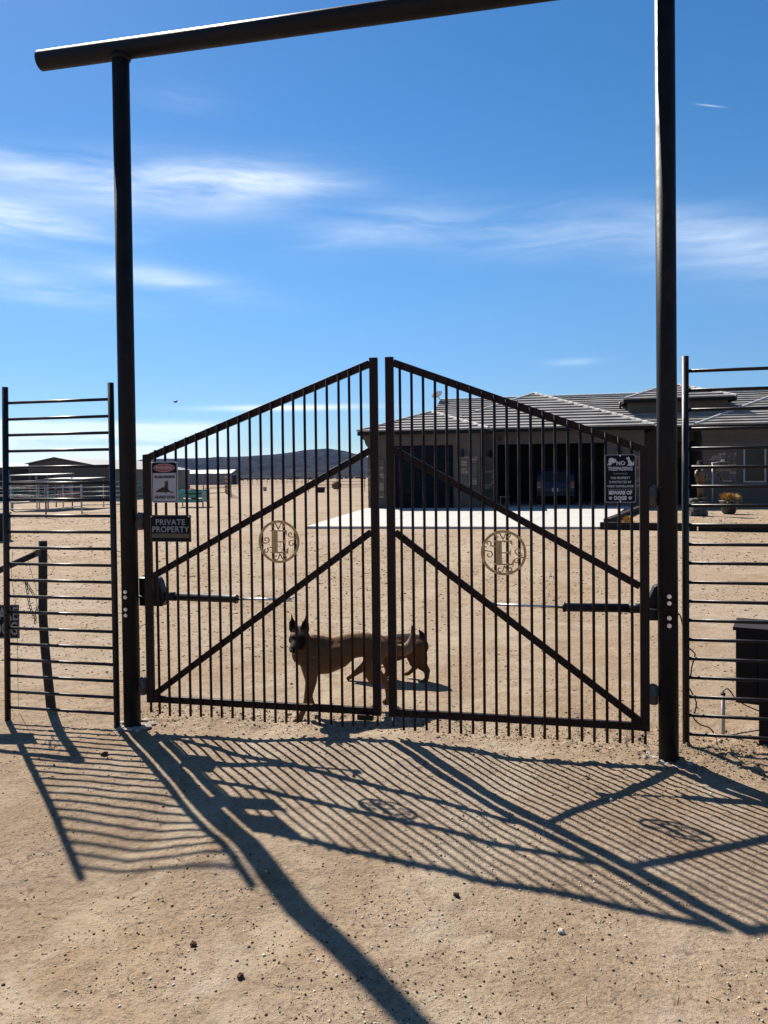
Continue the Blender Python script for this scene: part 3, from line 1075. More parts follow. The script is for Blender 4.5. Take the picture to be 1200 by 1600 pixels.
def build_yard():
    # step stool at the garage mouth
    p = HP(*hl(PL(788, 792, HP(0, 2.5), N_)), 0.07)
    s = thing('step_stool', 'small pale step stool at the left side of the open garage', 'stool', p, ROT)
    MB().box((0, 0, 0.42), (0.50, 0.30, 0.03)).build('seat', M_white, s)
    for x in (-0.2, 0.2):
        for y in (-0.11, 0.11):
            MB().bar((x, y, 0.0), (x * 0.85, y * 0.8, 0.41), 0.03, 0.03).build('leg', M_white, s)
    # landscape timbers edging the bed right of the driveway
    a, b_ = onG(938, 827), onG(1260, 833)
    for i, (p, q, lab) in enumerate(((a, b_, 'long dark landscape timber edging the planting bed, parallel to the house'),
                                     (onG(948, 821), onG(1000, 798), 'dark landscape timber running from the bed corner toward the garage'))):
        t = MB()
        L = (q - p).length
        k = max(2, int(L / 2.4))
        top = thing('landscape_timber', lab, 'timber', p, 0, 'timbers edging the planting bed')
        for j in range(k):
            s0, s1 = (q - p) * (j / k), (q - p) * ((j + 1) / k - 0.006)
            MB().bar(s0 + Vector((0, 0, 0.09)), s1 + Vector((0, 0, 0.09)), 0.2, 0.24).build('timber', M_tie, top, 0.012)
    # stone pedestal + hatted figure statue
    p = onG(1089, 806)
    ped = MB()
    ped.blob((0, 0, 0.06), 0.30, 3, 0.18, 0.5, 0, 2)
    for k, (w, z0, z1) in enumerate(((0.62, 0.0, 0.18), (0.56, 0.18, 0.36), (0.60, 0.36, 0.52))):
        ped.box((0.01 * k, 0, (z0 + z1) / 2), (w, 0.5, z1 - z0 - 0.01), Matrix.Rotation(0.1 * k, 3, 'Z'))
    ped.blob((-0.12, 0.02, 0.57), 0.20, 9, 0.25, 0.5, 0, 2)
    o = ped.build('stone_pedestal', M_rockg, None, 0.02)
    o.location = p
    tag(o, 'rough dark stone block pedestal under the brown statue', 'pedestal')
    st = thing('statue', 'brown hatted figure statue standing on the stone pedestal', 'statue', p + Vector((0.12, 0, 0.66)), 0.5)
    b = MB()
    b.tube([(0.07, 0, 0.0), (0.08, 0.02, 0.32), (0.03, 0, 0.62)], [0.055, 0.07, 0.10], 10)
    b.tube([(-0.07, 0, 0.0), (-0.08, -0.03, 0.32), (-0.03, 0, 0.62)], [0.055, 0.07, 0.10], 10)
    b.tube([(0, 0, 0.58), (-0.03, -0.02, 0.75), (-0.08, -0.05, 0.98), (-0.11, -0.06, 1.06)], [0.15, 0.155, 0.18, 0.07], 12)
    b.tube([(-0.11, -0.06, 1.05), (-0.13, -0.09, 1.12), (-0.14, -0.10, 1.24)], [0.06, 0.09, 0.07], 12)
    b.tube([(0.08, -0.05, 0.98), (0.17, -0.08, 0.80), (0.10, -0.20, 0.68)], [0.065, 0.055, 0.04], 8)
    b.tube([(-0.24, -0.05, 0.98), (-0.31, -0.06, 0.80), (-0.26, -0.18, 0.68)], [0.065, 0.055, 0.04], 8)
    b.box((0.07, -0.05, 0.0), (0.10, 0.24, 0.07)).box((-0.07, -0.05, 0.0), (0.10, 0.24, 0.07))
    b.build('figure', M_bronze, st)
    MB().lathe([(0.02, 1.19), (0.26, 1.19), (0.25, 1.215), (0.11, 1.22), (0.10, 1.33), (0.06, 1.36), (0.01, 1.35)], 14, (-0.14, -0.10, 0)).build('hat', M_tie, st)
    MB().blob((-0.15, -0.19, 1.05), 0.05, 4, 0.3, 1.4).build('neckerchief', M_white, st)
    # thin pole with a crossbar
    q = HP(*hl(PL(1113, 790, HP(0, 1.0), N_)))
    q.z = gzs(q.x, q.y)
    pole = MB().tube([(0, 0, 0), (0.02, 0, 2.0)], 0.035, 8).tube([(-0.05, 0, 1.96), (0.5, 0, 2.06)], 0.025, 8).box((0.46, 0, 2.08), (0.12, 0.10, 0.10))
    o = pole.build('yard_pole', M_grey)
    o.location = q
    tag(o, 'thin grey pole with a short crossbar before the stone veneer', 'pole')
    # potted golden grass
    p = onG(1139, 803)
    pot = thing('potted_plant', 'golden dry spiky plant in a black tapered pot', 'potted plant', p)
    MB().lathe([(0.18, 0.0), (0.24, 0.06), (0.33, 0.46), (0.36, 0.47), (0.36, 0.52), (0.30, 0.52), (0.28, 0.46)], 18).build('pot', M_pot, pot)
    g = MB()
    rr = random.Random(8)
    for k in range(420):
        a, t = rr.uniform(0, 6.28), abs(rr.gauss(0, 0.55))
        L = rr.uniform(0.30, 0.46)
        d0 = Vector((math.cos(a) * math.sin(t), math.sin(a) * math.sin(t), math.cos(t)))
        base = Vector((rr.uniform(-.2, .2), rr.uniform(-.2, .2), 0.48))
        mid = base + d0 * L * 0.6
        tip = mid + (d0 + Vector((0, 0, -0.5))) * L * 0.45
        s = Vector((-d0.y, d0.x, 0.1)).normalized() * 0.012
        g.add([base - s, base + s, mid + s, mid - s, tip], [(0, 1, 2, 3), (3, 2, 4)])
    g.build('foliage', M_straw, pot)
    # dry round tuft by the timber
    p = onG(981, 819)
    tf = MB()
    for k in range(320):
        a, t = rr.uniform(0, 6.28), rr.uniform(0, 1.5)
        L = rr.uniform(0.16, 0.24)
        d0 = Vector((math.cos(a) * math.sin(t), math.sin(a) * math.sin(t), math.cos(t)))
        base = d0 * 0.03
        mid = base + d0 * L
        tip = mid + (d0 + Vector((0, 0, -0.6))) * 0.06
        s = Vector((-d0.y, d0.x, 0.1)).normalized() * 0.010
        tf.add([base - s, base + s, mid + s, mid - s, tip], [(0, 1, 2, 3), (3, 2, 4)])
    o = tf.build('grass_tuft', M_straw)
    o.location = p
    tag(o, 'small round tuft of dry golden grass by the bed timber', 'grass tuft')


build_yard()


# ------------------------------------------------------------------ barns and corrals far left
def barn(name, label, near, far, halfl, halfr, eave_l, eave_r, ridge, wallm, roofm, doors=(), purl=6):
    """gable shed: near/far = ground points under the near and far gable peaks"""
    near, far = Vector(near), Vector(far)
    d = (far - near)
    L = d.length
    rz = math.atan2(d.y, d.x)
    o = thing(name, label, 'barn', near, rz)
    # local: x along ridge (away), y to the left
    prof = [(halfl, 0), (halfl, eave_l), (0, ridge), (-halfr, eave_r), (-halfr, 0)]
    MB().prism(list(reversed(prof)), (0, 0, 0), (0, 1, 0), (0, 0, 1), (0.12, 0, 0)).build('gable_wall', wallm, o)
    MB().prism(list(reversed(prof)), (L - 0.12, 0, 0), (0, 1, 0), (0, 0, 1), (0.12, 0, 0)).build('gable_wall', wallm, o)
    n = max(3, int(L / 3))
    for y, e in ((halfl, eave_l), (-halfr, eave_r)):
        for k in range(n):
            x0, x1 = 0.12 + (L - 0.24) * k / n, 0.12 + (L - 0.24) * (k + 1) / n
            MB().box(((x0 + x1) / 2, y * 0.995, e / 2), (x1 - x0 - 0.04, 0.08, e - 0.02)).build('wall_sheet', wallm, o)
    for y, e in ((halfl, eave_l), (-halfr, eave_r)):
        a = Vector((-0.3, 0, ridge + 0.03))
        s = Vector((0, y, e - ridge)) * 1.06
        for k in range(n):
            x0, x1 = (L + 0.6) * k / n, (L + 0.6) * (k + 1) / n - 0.03
            p = a + Vector((x0, 0, 0))
            q = a + Vector((x1, 0, 0))
            MB().add([p, q, q + s, p + s, p + Vector((0, 0, .05)), q + Vector((0, 0, .05)), q + s + Vector((0, 0, .05)), p + s + Vector((0, 0, .05))],
                     [(0, 1, 2, 3), (4, 5, 6, 7), (0, 1, 5, 4), (1, 2, 6, 5), (2, 3, 7, 6), (3, 0, 4, 7)]).build('roof_sheet', roofm, o)
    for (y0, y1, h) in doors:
        MB().box((-0.03, (y0 + y1) / 2, h / 2), (0.08, y1 - y0, h)).build('door', M_barndark, o)  # near-black slab: the shade of an open doorway painted on the gable
    return o


def up_h(px, py, depth):
    """height of a point seen at a pixel, standing at the given depth"""
    return PL(px, py, (0, depth, 0), Vector((0, 1, 0)))


P0 = up_h(87.5, 716, 52)
P1 = up_h(232, 723, 72)
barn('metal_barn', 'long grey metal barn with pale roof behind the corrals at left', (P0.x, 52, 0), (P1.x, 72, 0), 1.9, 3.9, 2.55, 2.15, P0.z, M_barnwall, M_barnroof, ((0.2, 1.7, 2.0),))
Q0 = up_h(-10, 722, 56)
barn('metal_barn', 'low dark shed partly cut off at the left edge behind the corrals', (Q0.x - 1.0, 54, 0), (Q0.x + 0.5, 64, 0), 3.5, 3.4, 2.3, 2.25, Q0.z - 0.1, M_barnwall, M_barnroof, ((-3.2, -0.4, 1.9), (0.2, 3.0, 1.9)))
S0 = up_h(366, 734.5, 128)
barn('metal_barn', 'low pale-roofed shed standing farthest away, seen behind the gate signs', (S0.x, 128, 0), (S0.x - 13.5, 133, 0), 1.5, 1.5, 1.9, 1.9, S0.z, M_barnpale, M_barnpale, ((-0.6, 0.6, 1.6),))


def pipe_panel(label, a, b, h, rails, mat, group='pipe corral panels in the far left yard'):
    a, b = Vector(a), Vector(b)
    a.z, b.z = gzs(a.x, a.y), gzs(b.x, b.y)
    o = thing('corral_panel', label, 'corral panel', a, 0, group)
    v = b - a
    n = max(1, int(v.length / 2.5))
    for k in range(n + 1):
        p = v * (k / n)
        MB().tube([p - Vector((0, 0, 0.05)), p + Vector((0, 0, h + 0.05))], 0.035, 6).build('post', mat, o)
    for r in range(rails):
        z = h * (0.28 + 0.72 * r / max(1, rails - 1))
        MB().tube([Vector((0, 0, z)), v + Vector((0, 0, z))], 0.026, 6).build('rail', mat, o)
    return o


def onP(px, py):
    p = G(px, py)
    return (p.x, p.y, 0)


pipe_panel('grey pipe corral panel at the left edge, nearest the fence', onP(-30, 806), onP(72, 808), 1.25, 4, M_grey)
pipe_panel('grey pipe corral panel continuing right of the nearest panel', onP(72, 808), onP(128, 801), 1.25, 4, M_grey)
pipe_panel('teal pipe corral panel below the big barn gable', onP(20, 798), onP(88, 793), 1.35, 5, M_teal)
pipe_panel('faded red pipe corral panel beside the teal one', onP(88, 793), onP(128, 792), 1.35, 5, M_pink)
pipe_panel('grey pipe corral panel running to the left arch post', onP(128, 799), onP(205, 797), 1.20, 5, M_grey)
pipe_panel('teal pipe corral panel behind the left arch post', onP(175, 790), onP(232, 789), 1.35, 5, M_teal)
pipe_panel('grey pipe corral panel at the back, in front of the barn doors', onP(-10, 786), onP(110, 784), 1.4, 4, M_grey)
pipe_panel('rusty pipe pen panel below the pale shed, front side', onP(318, 781), onP(361, 778), 1.5, 4, M_rust)
pipe_panel('rusty pipe pen panel below the pale shed, far side', onP(361, 778), onP(352, 770), 1.5, 4, M_rust)
pipe_panel('rusty pipe panel farthest out, near the left house corner', onP(482, 769), onP(570, 767), 1.5, 5, M_rust)


def canopy(label, px0, px1, py, gy, depth_m):
    a, b = G(px0, gy), G(px1, gy)
    z = PL((px0 + px1) / 2, py, ((a.x + b.x) / 2, (a.y + b.y) / 2, 0), Vector((0, 1, 0))).z
    w = (b - a).length
    o = thing('shade_canopy', label, 'canopy', (a + b) / 2, math.atan2(b.y - a.y, b.x - a.x), 'shade canopies over the corrals')
    o.location.z = gzs(o.location.x, o.location.y)
    MB().box((0, depth_m / 2, z), (w, depth_m, 0.05), Matrix.Rotation(0.035, 3, 'X')).build('roof_sheet', M_barnpale, o)
    for x in (-w / 2 + 0.1, w / 2 - 0.1):
        for y in (0.1, depth_m - 0.1):
            MB().tube([(x, y, -0.05), (x, y, z + (y - depth_m / 2) * 0.035 - 0.01)], 0.035, 6).build('post', M_grey, o)


canopy('flat pale shade canopy on pipe posts at the far left', 13, 76, 741, 797, 2.2)
canopy('flat pale shade canopy on pipe posts right of the first one', 57, 128, 747.5, 795, 2.2)

# teal hay feeder behind the warning sign
p = onG(301, 792)
fd = thing('hay_feeder', 'teal steel hay feeder behind the gate signs', 'feeder', p, -0.1)
for z in (0.35, 0.60, 0.85):
    for y in (-0.5, 0.5):
        MB().box((0, y, z), (1.5, 0.05, 0.16)).build('side_panel', M_teal, fd)
for x in (-0.74, 0.74):
    for y in (-0.5, 0.5):
        MB().tube([(x, y, 0), (x, y, 0.95)], 0.04, 6).build('leg', M_grey, fd)
    MB().box((x, 0, 0.6), (0.05, 0.95, 0.5)).build('end_panel', M_teal, fd)
MB().blob((0, 0, 0.72), 0.42, 5, 0.3, 0.7, 0, 2).build('hay', M_bale, fd)

# far bits
p = onG(526, 764)
o = MB().lathe([(0.32, -0.42), (0.40, -0.38), (0.43, 0), (0.40, 0.38), (0.32, 0.42)], 16).build('hay_bale', M_bale)
o.location = p + Vector((0, 0, 0.40))
o.rotation_euler = (R_(90), 0, 0.7)
tag(o, 'round brown hay bale far out beside the rusty pipe panel', 'hay bale')
p = onG(501, 769.5)
o = MB().prism([(-0.35, 0), (0.35, 0), (0.42, 0.5), (-0.42, 0.5)], (0, -0.25, 0), (1, 0, 0), (0, 0, 1), (0, 0.5, 0)).build('water_trough', M_black, None, 0.03)
o.location = p
tag(o, 'small black trough out on the far dirt', 'trough')
p = onG(414, 767)
o = MB().lathe([(0.17, 0), (0.2, 0.4), (0.205, 0.42), (0.17, 0.42), (0.15, 0.05)], 12).build('bucket', M_white)
o.location = p
tag(o, 'tiny white bucket standing on the far dirt', 'bucket')
# low dark post-and-wire fence line far away
fa, fb = Vector(onP(380, 757)), Vector(onP(480, 756.5))
fl_ = thing('wire_fence', 'far brown post and wire fence line crossing the desert', 'fence', fa)
for k in range(14):
    q = (fb - fa) * (k / 13)
    MB().tube([q, q + Vector((0, 0, 1.25))], 0.035, 5).build('post', M_rust, fl_)
for z in (0.5, 0.85, 1.2):
    MB().tube([Vector((0, 0, z)), fb - fa + Vector((0, 0, z))], 0.02, 4).build('wire', M_rust, fl_)


# ------------------------------------------------------------------ entrance arch
def build_arch():
    A = thing('entrance_arch', 'tall dark pipe entrance arch with crossbeam spanning the gate', 'arch', (PL0.x, PL0.y, 0), ROT)
    r = 0.056
    beam_z = 4.535
    for u, n_b in ((0.0, 0), (SPAN, 1)):
        pts = [(u, 0, -0.15), (u + (0.002 if u == 0 else -0.012), 0, beam_z - 0.02)]
        MB().tube(pts, r, 28).build('post', M_pipe, A)
        us = u + (0.006 if u == 0 else 0)
        for z in (0.924, 0.888, 0.807, 0.767) if u == 0 else (0.975, 0.936, 0.851, 0.807):
            b = MB().tube([(us - 0.004, -r - 0.010, z), (us - 0.004, -r + 0.004, z)], 0.0125, 12)
            b.tube([(us - 0.004, -r - 0.016, z), (us - 0.004, -r - 0.009, z)], 0.008, 6)
            b.build('bolt', M_bolt, A)
        ft = MB()
        rr = random.Random(4 + n_b)
        for k in range(26):
            a = k / 26 * 6.283
            q = rr.uniform(0.055, 0.135)
            ft.blob((u + math.cos(a) * q, math.sin(a) * q * 0.9, rr.uniform(-0.01, 0.012)), rr.uniform(0.02, 0.042), k, 0.3, 0.5)
        ft.build('footing', M_foot, A)
    MB().tube([(-0.60, 0, beam_z), (SPAN + 0.60, 0, beam_z)], 0.064, 28).build('crossbeam', M_pipe, A)
    for u in (0.002, SPAN - 0.012):
        MB().lathe([(r + 0.014, 0), (r + 0.006, -0.018), (r, -0.022)], 24, (u, 0, beam_z - 0.052)).build('weld_bead', M_pipe, A)


build_arch()

# ------------------------------------------------------------------ gate leaves
ZB, ZH, ZA = 0.198, 1.838, 2.394            # bottom rail, hinge-side top, apex
TUBE, TD = 0.052, 0.030                     # rectangular tubing: face width, depth
pick_me = None


def build_leaf(label, u_h, u_l, hinge_z, post_u):
    """u_h hinge stile, u_l latch stile (along the entrance line)"""
    s = 1 if u_l > u_h else -1
    W = abs(u_l - u_h)
    o = thing('gate_leaf', label, 'gate', at(u_h, 0, 0), ROT, 'two leaves of the entrance gate')
    X = lambda q: q * s
    hT = TUBE / 2
    slope = (ZA - ZH) / W
    MB().prism([(-hT, ZB - hT), (hT, ZB - hT), (hT, ZH + hT * slope), (-hT, ZH + 0.002)] if s > 0 else [(-hT, ZB - hT), (hT, ZB - hT), (hT, ZH + 0.002), (-hT, ZH + hT * slope)],
               (0, TD / 2, 0), (1, 0, 0), (0, 0, 1), (0, -TD, 0)).build('hinge_stile', M_gate, o, 0.004)
    MB().box((X(W), 0, (ZB + ZA) / 2), (TUBE, TD, ZA - ZB + TUBE)).build('latch_stile', M_gate, o, 0.004)
    MB().bar((X(hT * 0.98), 0, ZH - 0.022 + hT * slope), (X(W - hT * 0.98), 0, ZA - 0.002 - hT * slope), 0.028, 0.046).build('top_rail', M_gate, o, 0.004)
    MB().bar((X(hT), 0, ZB), (X(W - hT), 0, ZB), 0.028, 0.046).build('bottom_rail', M_gate, o, 0.004)
    MB().bar((X(hT), 0, 1.022), (X(W - hT), 0, 1.843), 0.026, 0.042).build('brace', M_gate, o, 0.004)
    MB().bar((X(hT), 0, 0.226), (X(W - hT), 0, 1.330), 0.026, 0.042).build('brace', M_gate, o, 0.004)
    global pick_me
    if pick_me is None:
        pk = MB().tube([(0, 0, 0), (0, 0, 1)], 0.0086, 12).build('picket', M_gate)
        pick_me = pk.data
        bpy.data.objects.remove(pk)
    for k in range(22):
        q = W * k / 21
        z0 = 0.100 + random.uniform(-0.006, 0.006)
        if k in (0, 21):
            z1 = ZB - hT + 0.01
            v = 0.0
        else:
            z1 = ZH + slope * q + 0.004
            v = -0.0232
        p = ob('picket', pick_me, o, (X(q) + random.uniform(-.0015, .0015), v, z0))
        p.scale = (1, 1, z1 - z0)
        p.rotation_euler = (0, random.uniform(-.0015, .0015), 0)
    for z in hinge_z:
        hx = X(-0.5 * (abs(post_u - u_h) - 0.056 + hT) - 0.0) * 0.92
        hg = thing('hinge', None, None, (hx, -0.005, z))
        hg.parent = o
        MB().lathe([(0.02, -0.055), (0.026, -0.05), (0.026, -0.004), (0.029, -0.002), (0.029, 0.004), (0.026, 0.006), (0.026, 0.05), (0.016, 0.062), (0.004, 0.066)], 14).build('barrel', M_hinge, hg)
        MB().box((0.024, 0.0, 0.022), (0.05, 0.014, 0.05)).build('leaf_plate', M_hinge, hg, 0.002)
        MB().box((-0.024, 0.0, -0.022), (0.05, 0.014, 0.05)).build('leaf_plate', M_hinge, hg, 0.002)
    return o, W


UHL, ULL = 0.142, 1.705
UHR, ULR = 3.313, 1.806
leafL, WL = build_leaf('left leaf of the brown steel gate, carrying the warning and private property signs', UHL, ULL, (1.391, 0.280), 0.0)
leafR, WR = build_leaf('right leaf of the brown steel gate, carrying the no trespassing sign', UHR, ULR, (1.545, 0.389), SPAN)
# drop-rod guide at the bottom of the left leaf
MB().box((WL - 0.07, -0.03, ZB - 0.03), (0.10, 0.04, 0.035)).build('latch_bracket', M_gate, leafL, 0.003)


# ------------------------------------------------------------------ gate openers
def build_opener(label, s, u_post, u_b0, u_b1, u_rod, z0, z1, v=0.115):
    o = thing('gate_opener', label, 'gate opener', at(u_post, 0, 0), ROT, 'gate opener arms')
    X = lambda u: (u - u_post)
    # motor housing against the back of the post
    pr = [(0.02, -0.07), (0.19, -0.07), (0.215, -0.03), (0.20, 0.015), (0.175, 0.10), (0.16, 0.125), (0.02, 0.125)]
    if s < 0:
        pr = [(-a, b) for a, b in reversed([(0.02, -0.07), (0.135, -0.07), (0.135, -0.03), (0.115, 0.02), (0.066, 0.135), (0.05, 0.14), (0.02, 0.14)])]
    MB().prism(pr, (0, v + 0.035, z0), (1, 0, 0), (0, 0, 1), (0, -0.075, 0)).build('motor_housing', M_black, o, 0.008)
    MB().box((s * 0.075, v * 0.5 + 0.02, z0), (0.09, v * 0.9, 0.012)).build('post_bracket', M_black, o)
    a, b = Vector((X(u_b0), v, z0 - 0.004)), Vector((X(u_b1), v, z1))
    d = (b - a).normalized()
    MB().tube([a, a.lerp(b, 0.22)], 0.030, 16).build('gear_tube', M_black, o)
    MB().tube([a.lerp(b, 0.2), b - d * 0.02, b - d * 0.012, b], [0.027, 0.026, 0.031, 0.029], 18).build('actuator_tube', M_black, o)
    e = Vector((X(u_rod), v - 0.03, z1 + 0.012))
    MB().tube([b, e], 0.0085, 10).build('piston_rod', M_steel, o)
    cv = MB().box(e, (0.05, 0.022, 0.03)).tube([e + Vector((0, -0.06, 0)), e + Vector((0, 0.02, 0))], 0.010, 8)
    cv.build('clevis', M_bolt, o)


build_opener('black gate opener arm bolted to the left arch post', 1, 0.0, 0.150, 0.725, 1.095, 0.877, 0.865)
build_opener('black gate opener arm bolted to the right arch post', -1, SPAN, 3.345, 2.848, 2.418, 0.877, 0.867)


# ------------------------------------------------------------------ monogram emblems
def build_emblem(label, u, z, flip, R):
    o = thing('monogram_emblem', label, 'emblem', at(u, -0.036, z), ROT, 'gold monogram emblems on the gate')
    n = 48
    ring = MB()
    vs, fs = [], []
    for k in range(n):
        a = 2 * math.pi * k / n
        for rr_, y in ((R, -0.004), (R, 0.004), (R - 0.0155, 0.004), (R - 0.0155, -0.004)):
            vs.append((math.cos(a) * rr_, y, math.sin(a) * rr_))
    for k in range(n):
        for j in range(4):
            fs.append((k * 4 + j, k * 4 + (j + 1) % 4, ((k + 1) % n) * 4 + (j + 1) % 4, ((k + 1) % n) * 4 + j))
    ring.add(vs, fs).build('ring', M_gold, o)
    E_ = MB()
    y0, dp = (0, -0.005, 0), (0, 0.008, 0)

    def poly(p):
        E_.prism(p, (0, -0.004, 0), (1, 0, 0), (0, 0, 1), (0, 0.0078, 0))
    x0, x1 = -0.046, -0.010
    h = 0.074
    poly([(x0, -h), (x1, -h), (x1, h), (x0, h)])
    # thin arms with wedge serifs
    poly([(x1, h - 0.009), (0.052, h - 0.009), (0.052, h), (x1, h)])
    poly([(0.040, h - 0.009), (0.052, h - 0.034), (0.0525, h - 0.009)])
    poly([(x1, -h), (0.060, -h), (0.060, -h + 0.009), (x1, -h + 0.009)])
    poly([(0.046, -h + 0.009), (0.0605, -h + 0.009), (0.060, -h + 0.036)])
    poly([(x1, -0.004), (0.036, -0.004), (0.036, 0.004), (x1, 0.004)])
    poly([(0.030, 0.0), (0.044, -0.022), (0.044, 0.022)])
    poly([(x0 - 0.016, h - 0.006), (x0, h - 0.010), (x0, h)])
    poly([(x0 - 0.016, -h + 0.006), (x0, -h), (x0, -h + 0.010)])
    E_.build('letter_e', M_gold, o)

    def scroll(c, r0, a0, turns, sgn, tail=None):
        pts = []
        k = 22
        for i in range(k + 1):
            t = i / k
            r = r0 * (1 - 0.72 * t)
            a = a0 + sgn * turns * 2 * math.pi * t
            pts.append(Vector((c[0] + math.cos(a) * r, 0, c[1] + math.sin(a) * r)))
        if tail:
            pts = [Vector((tail[0], 0, tail[1]))] + pts
        MB().tube(pts, [0.0042] * len(pts), 6).build('scroll', M_gold, o)
    f = -1 if flip else 1
    scroll((-0.086, 0.012 * f), 0.022, -1.2 * f, 0.9, f, (-0.118, -0.012 * f))
    scroll((-0.090, -0.056 * f), 0.018, 1.0 * f, 0.9, -f, (x0, -0.036 * f))
    scroll((-0.035, 0.102), 0.020, 0.0, 0.9, 1, (-0.002, 0.078))
    scroll((0.028, 0.102), 0.020, 3.1, 0.9, -1, (-0.004, 0.078))
    scroll((-0.022, -0.100), 0.020, 0.2, 0.9, -1, (0.008, -0.078))
    scroll((0.036, -0.098), 0.020, 3.0, 0.9, 1, (0.002, -0.078))
    scroll((0.086, -0.012 * f), 0.022, 1.5 * f, 0.9, f, (0.112, 0.015 * f))
    scroll((0.078, 0.048 * f), 0.017, -1.6 * f, 0.9, -f, (0.118, 0.028 * f))
    return o


build_emblem('round gold letter E emblem on the left gate leaf', 1.080, 1.268, False, 0.137)
build_emblem('round gold letter E emblem on the right gate leaf', 2.502, 1.213, True, 0.136)


# ------------------------------------------------------------------ signs
def rrect(w, h, r, n=5):
    pts = []
    for cx, cy, a0 in ((w / 2 - r, h / 2 - r, 0), (-w / 2 + r, h / 2 - r, 90), (-w / 2 + r, -h / 2 + r, 180), (w / 2 - r, -h / 2 + r, 270)):
        for k in range(n + 1):
            a = R_(a0 + 90 * k / n)
            pts.append((cx + math.cos(a) * r, cy + math.sin(a) * r))
    return pts


def plate(name, poly, mat, par, y, t, c=(0, 0)):
    return MB().prism([(a + c[0], b + c[1]) for a, b in poly], (0, y, 0), (1, 0, 0), (0, 0, 1), (0, t, 0)).build(name, mat, par)


def ell(rx, ry, n=28):
    return [(math.cos(2 * math.pi * k / n) * rx, math.sin(2 * math.pi * k / n) * ry) for k in range(n)]


def sign_at(label, ua, za, ub, zb, v=-0.036):
    o = thing('sign', label, 'sign', at((ua + ub) / 2, v, (za + zb) / 2), ROT)
    return o, abs(ub - ua), abs(za - zb)


def ties(o, pts):
    for x, z in pts:
        MB().tube([(x, -0.006, z), (x, 0.03, z)], 0.004, 6).build('screw', M_bolt, o)


# 1: white warning sign
o, w, h = sign_at('white guard dog warning sign with red oval header', 0.193, 1.791, 0.383, 1.519)
plate('plate', rrect(w, h, 0.014), M_signw, o, 0.0, 0.003)
iw, ih = w - 0.014, h - 0.014
bd = MB()
for a, b in ((rrect(iw, ih, 0.010), rrect(iw - 0.008, ih - 0.008, 0.008)),):
    n = len(a)
    vs = [(p[0], -0.0012, p[1]) for p in a] + [(p[0], -0.0012, p[1]) for p in b]
    bd.add(vs, [(i, (i + 1) % n, (i + 1) % n + n, i + n) for i in range(n)])
bd.build('border', M_signk, o)
plate('header', rrect(iw, 0.068, 0.008), M_signk, o, -0.0024, 0.002, (0, ih / 2 - 0.034))
plate('oval', ell(0.076, 0.027), M_signw, o, -0.0040, 0.0012, (0, ih / 2 - 0.034))
plate('oval', ell(0.072, 0.0235), M_signr, o, -0.0056, 0.0012, (0, ih / 2 - 0.034))
text_mesh('WARNING', 0.030, M_signw, 'lettering', o, (0, -0.0066, ih / 2 - 0.034), 0.78, 0.0006)
text_mesh('BELGIAN MALINOIS', 0.0235, M_letk, 'lettering', o, (0, -0.0016, 0.034), 0.70, 0.0010)
text_mesh('GUARD DOG', 0.0265, M_letk, 'lettering', o, (0, -0.0016, -0.100), 0.90, 0.0012)
dog = [(-0.066, -0.068), (-0.058, -0.055), (-0.040, -0.046), (-0.016, -0.034), (0.0, -0.030), (0.004, -0.018), (0.002, -0.002), (0.003, 0.012), (0.007, 0.003), (0.013, 0.004), (0.022, 0.012),
       (0.023, -0.002), (0.026, -0.012), (0.024, -0.030), (0.026, -0.050), (0.040, -0.060), (0.066, -0.066), (0.060, -0.071), (0.028, -0.066), (0.014, -0.063), (0.016, -0.074), (0.010, -0.074), (-0.002, -0.066), (-0.030, -0.068), (-0.050, -0.066)]
plate('dog_picture', list(reversed(dog)), pmat('sign_dog_brown', (0.045, 0.028, 0.02), 0.6, 0, 0.1, 20, 0, 1, 0.1), o, -0.0016, 0.0010)
ties(o, ((-w / 2 + 0.012, h / 2 - 0.006), (w / 2 - 0.012, h / 2 - 0.006)))
# 2: private property
o, w, h = sign_at('black PRIVATE PROPERTY sign with bronze frame and band', 0.180, 1.438, 0.471, 1.260)
plate('plate', rrect(w, h, 0.004), M_signb, o, 0.0, 0.004)
plate('face', rrect(w - 0.010, h - 0.010, 0.003), M_signk, o, -0.0015, 0.0014)
text_mesh('PRIVATE', 0.054, M_letgrey, 'lettering', o, (0, -0.0030, 0.040), 1.0, 0.0006, 1.08)
text_mesh('PROPERTY', 0.054, M_letgrey, 'lettering', o, (0, -0.0030, -0.008), 1.0, 0.0006, 1.04)
plate('band', rrect(w - 0.022, 0.028, 0.002), M_signb, o, -0.0030, 0.0012, (0, -0.048))
ties(o, ((-w / 2 + 0.012, h / 2 - 0.010), (w / 2 - 0.012, h / 2 - 0.010)))
# 3: no trespassing
o, w, h = sign_at('black NO TRESPASSING beware of dogs sign with white lettering', 3.090, 1.792, 3.262, 1.513)
plate('plate', rrect(w, h, 0.012), M_letgrey, o, 0.0, 0.003)
plate('face', rrect(w - 0.008, h - 0.008, 0.010), M_signk, o, -0.0014, 0.0012)
text_mesh('NO', 0.033, M_letter, 'lettering', o, (0.003, -0.0026, 0.088), 0.95, 0.0010)
text_mesh('TRESPASSING', 0.030, M_letter, 'lettering', o, (0, -0.0026, 0.056), 0.76, 0.0008)
text_mesh('WARNING', 0.013, M_letgrey, 'lettering', o, (0, -0.0026, 0.028), 1.3)
text_mesh('THIS PROPERTY', 0.018, M_letter, 'lettering', o, (0, -0.0026, 0.003), 0.86, 0.0003)
text_mesh('IS PROTECTED BY', 0.018, M_letter, 'lettering', o, (0, -0.0026, -0.021), 0.86, 0.0003)
text_mesh('VIDEO SURVEILLANCE', 0.018, M_letter, 'lettering', o, (0, -0.0026, -0.045), 0.82, 0.0003)
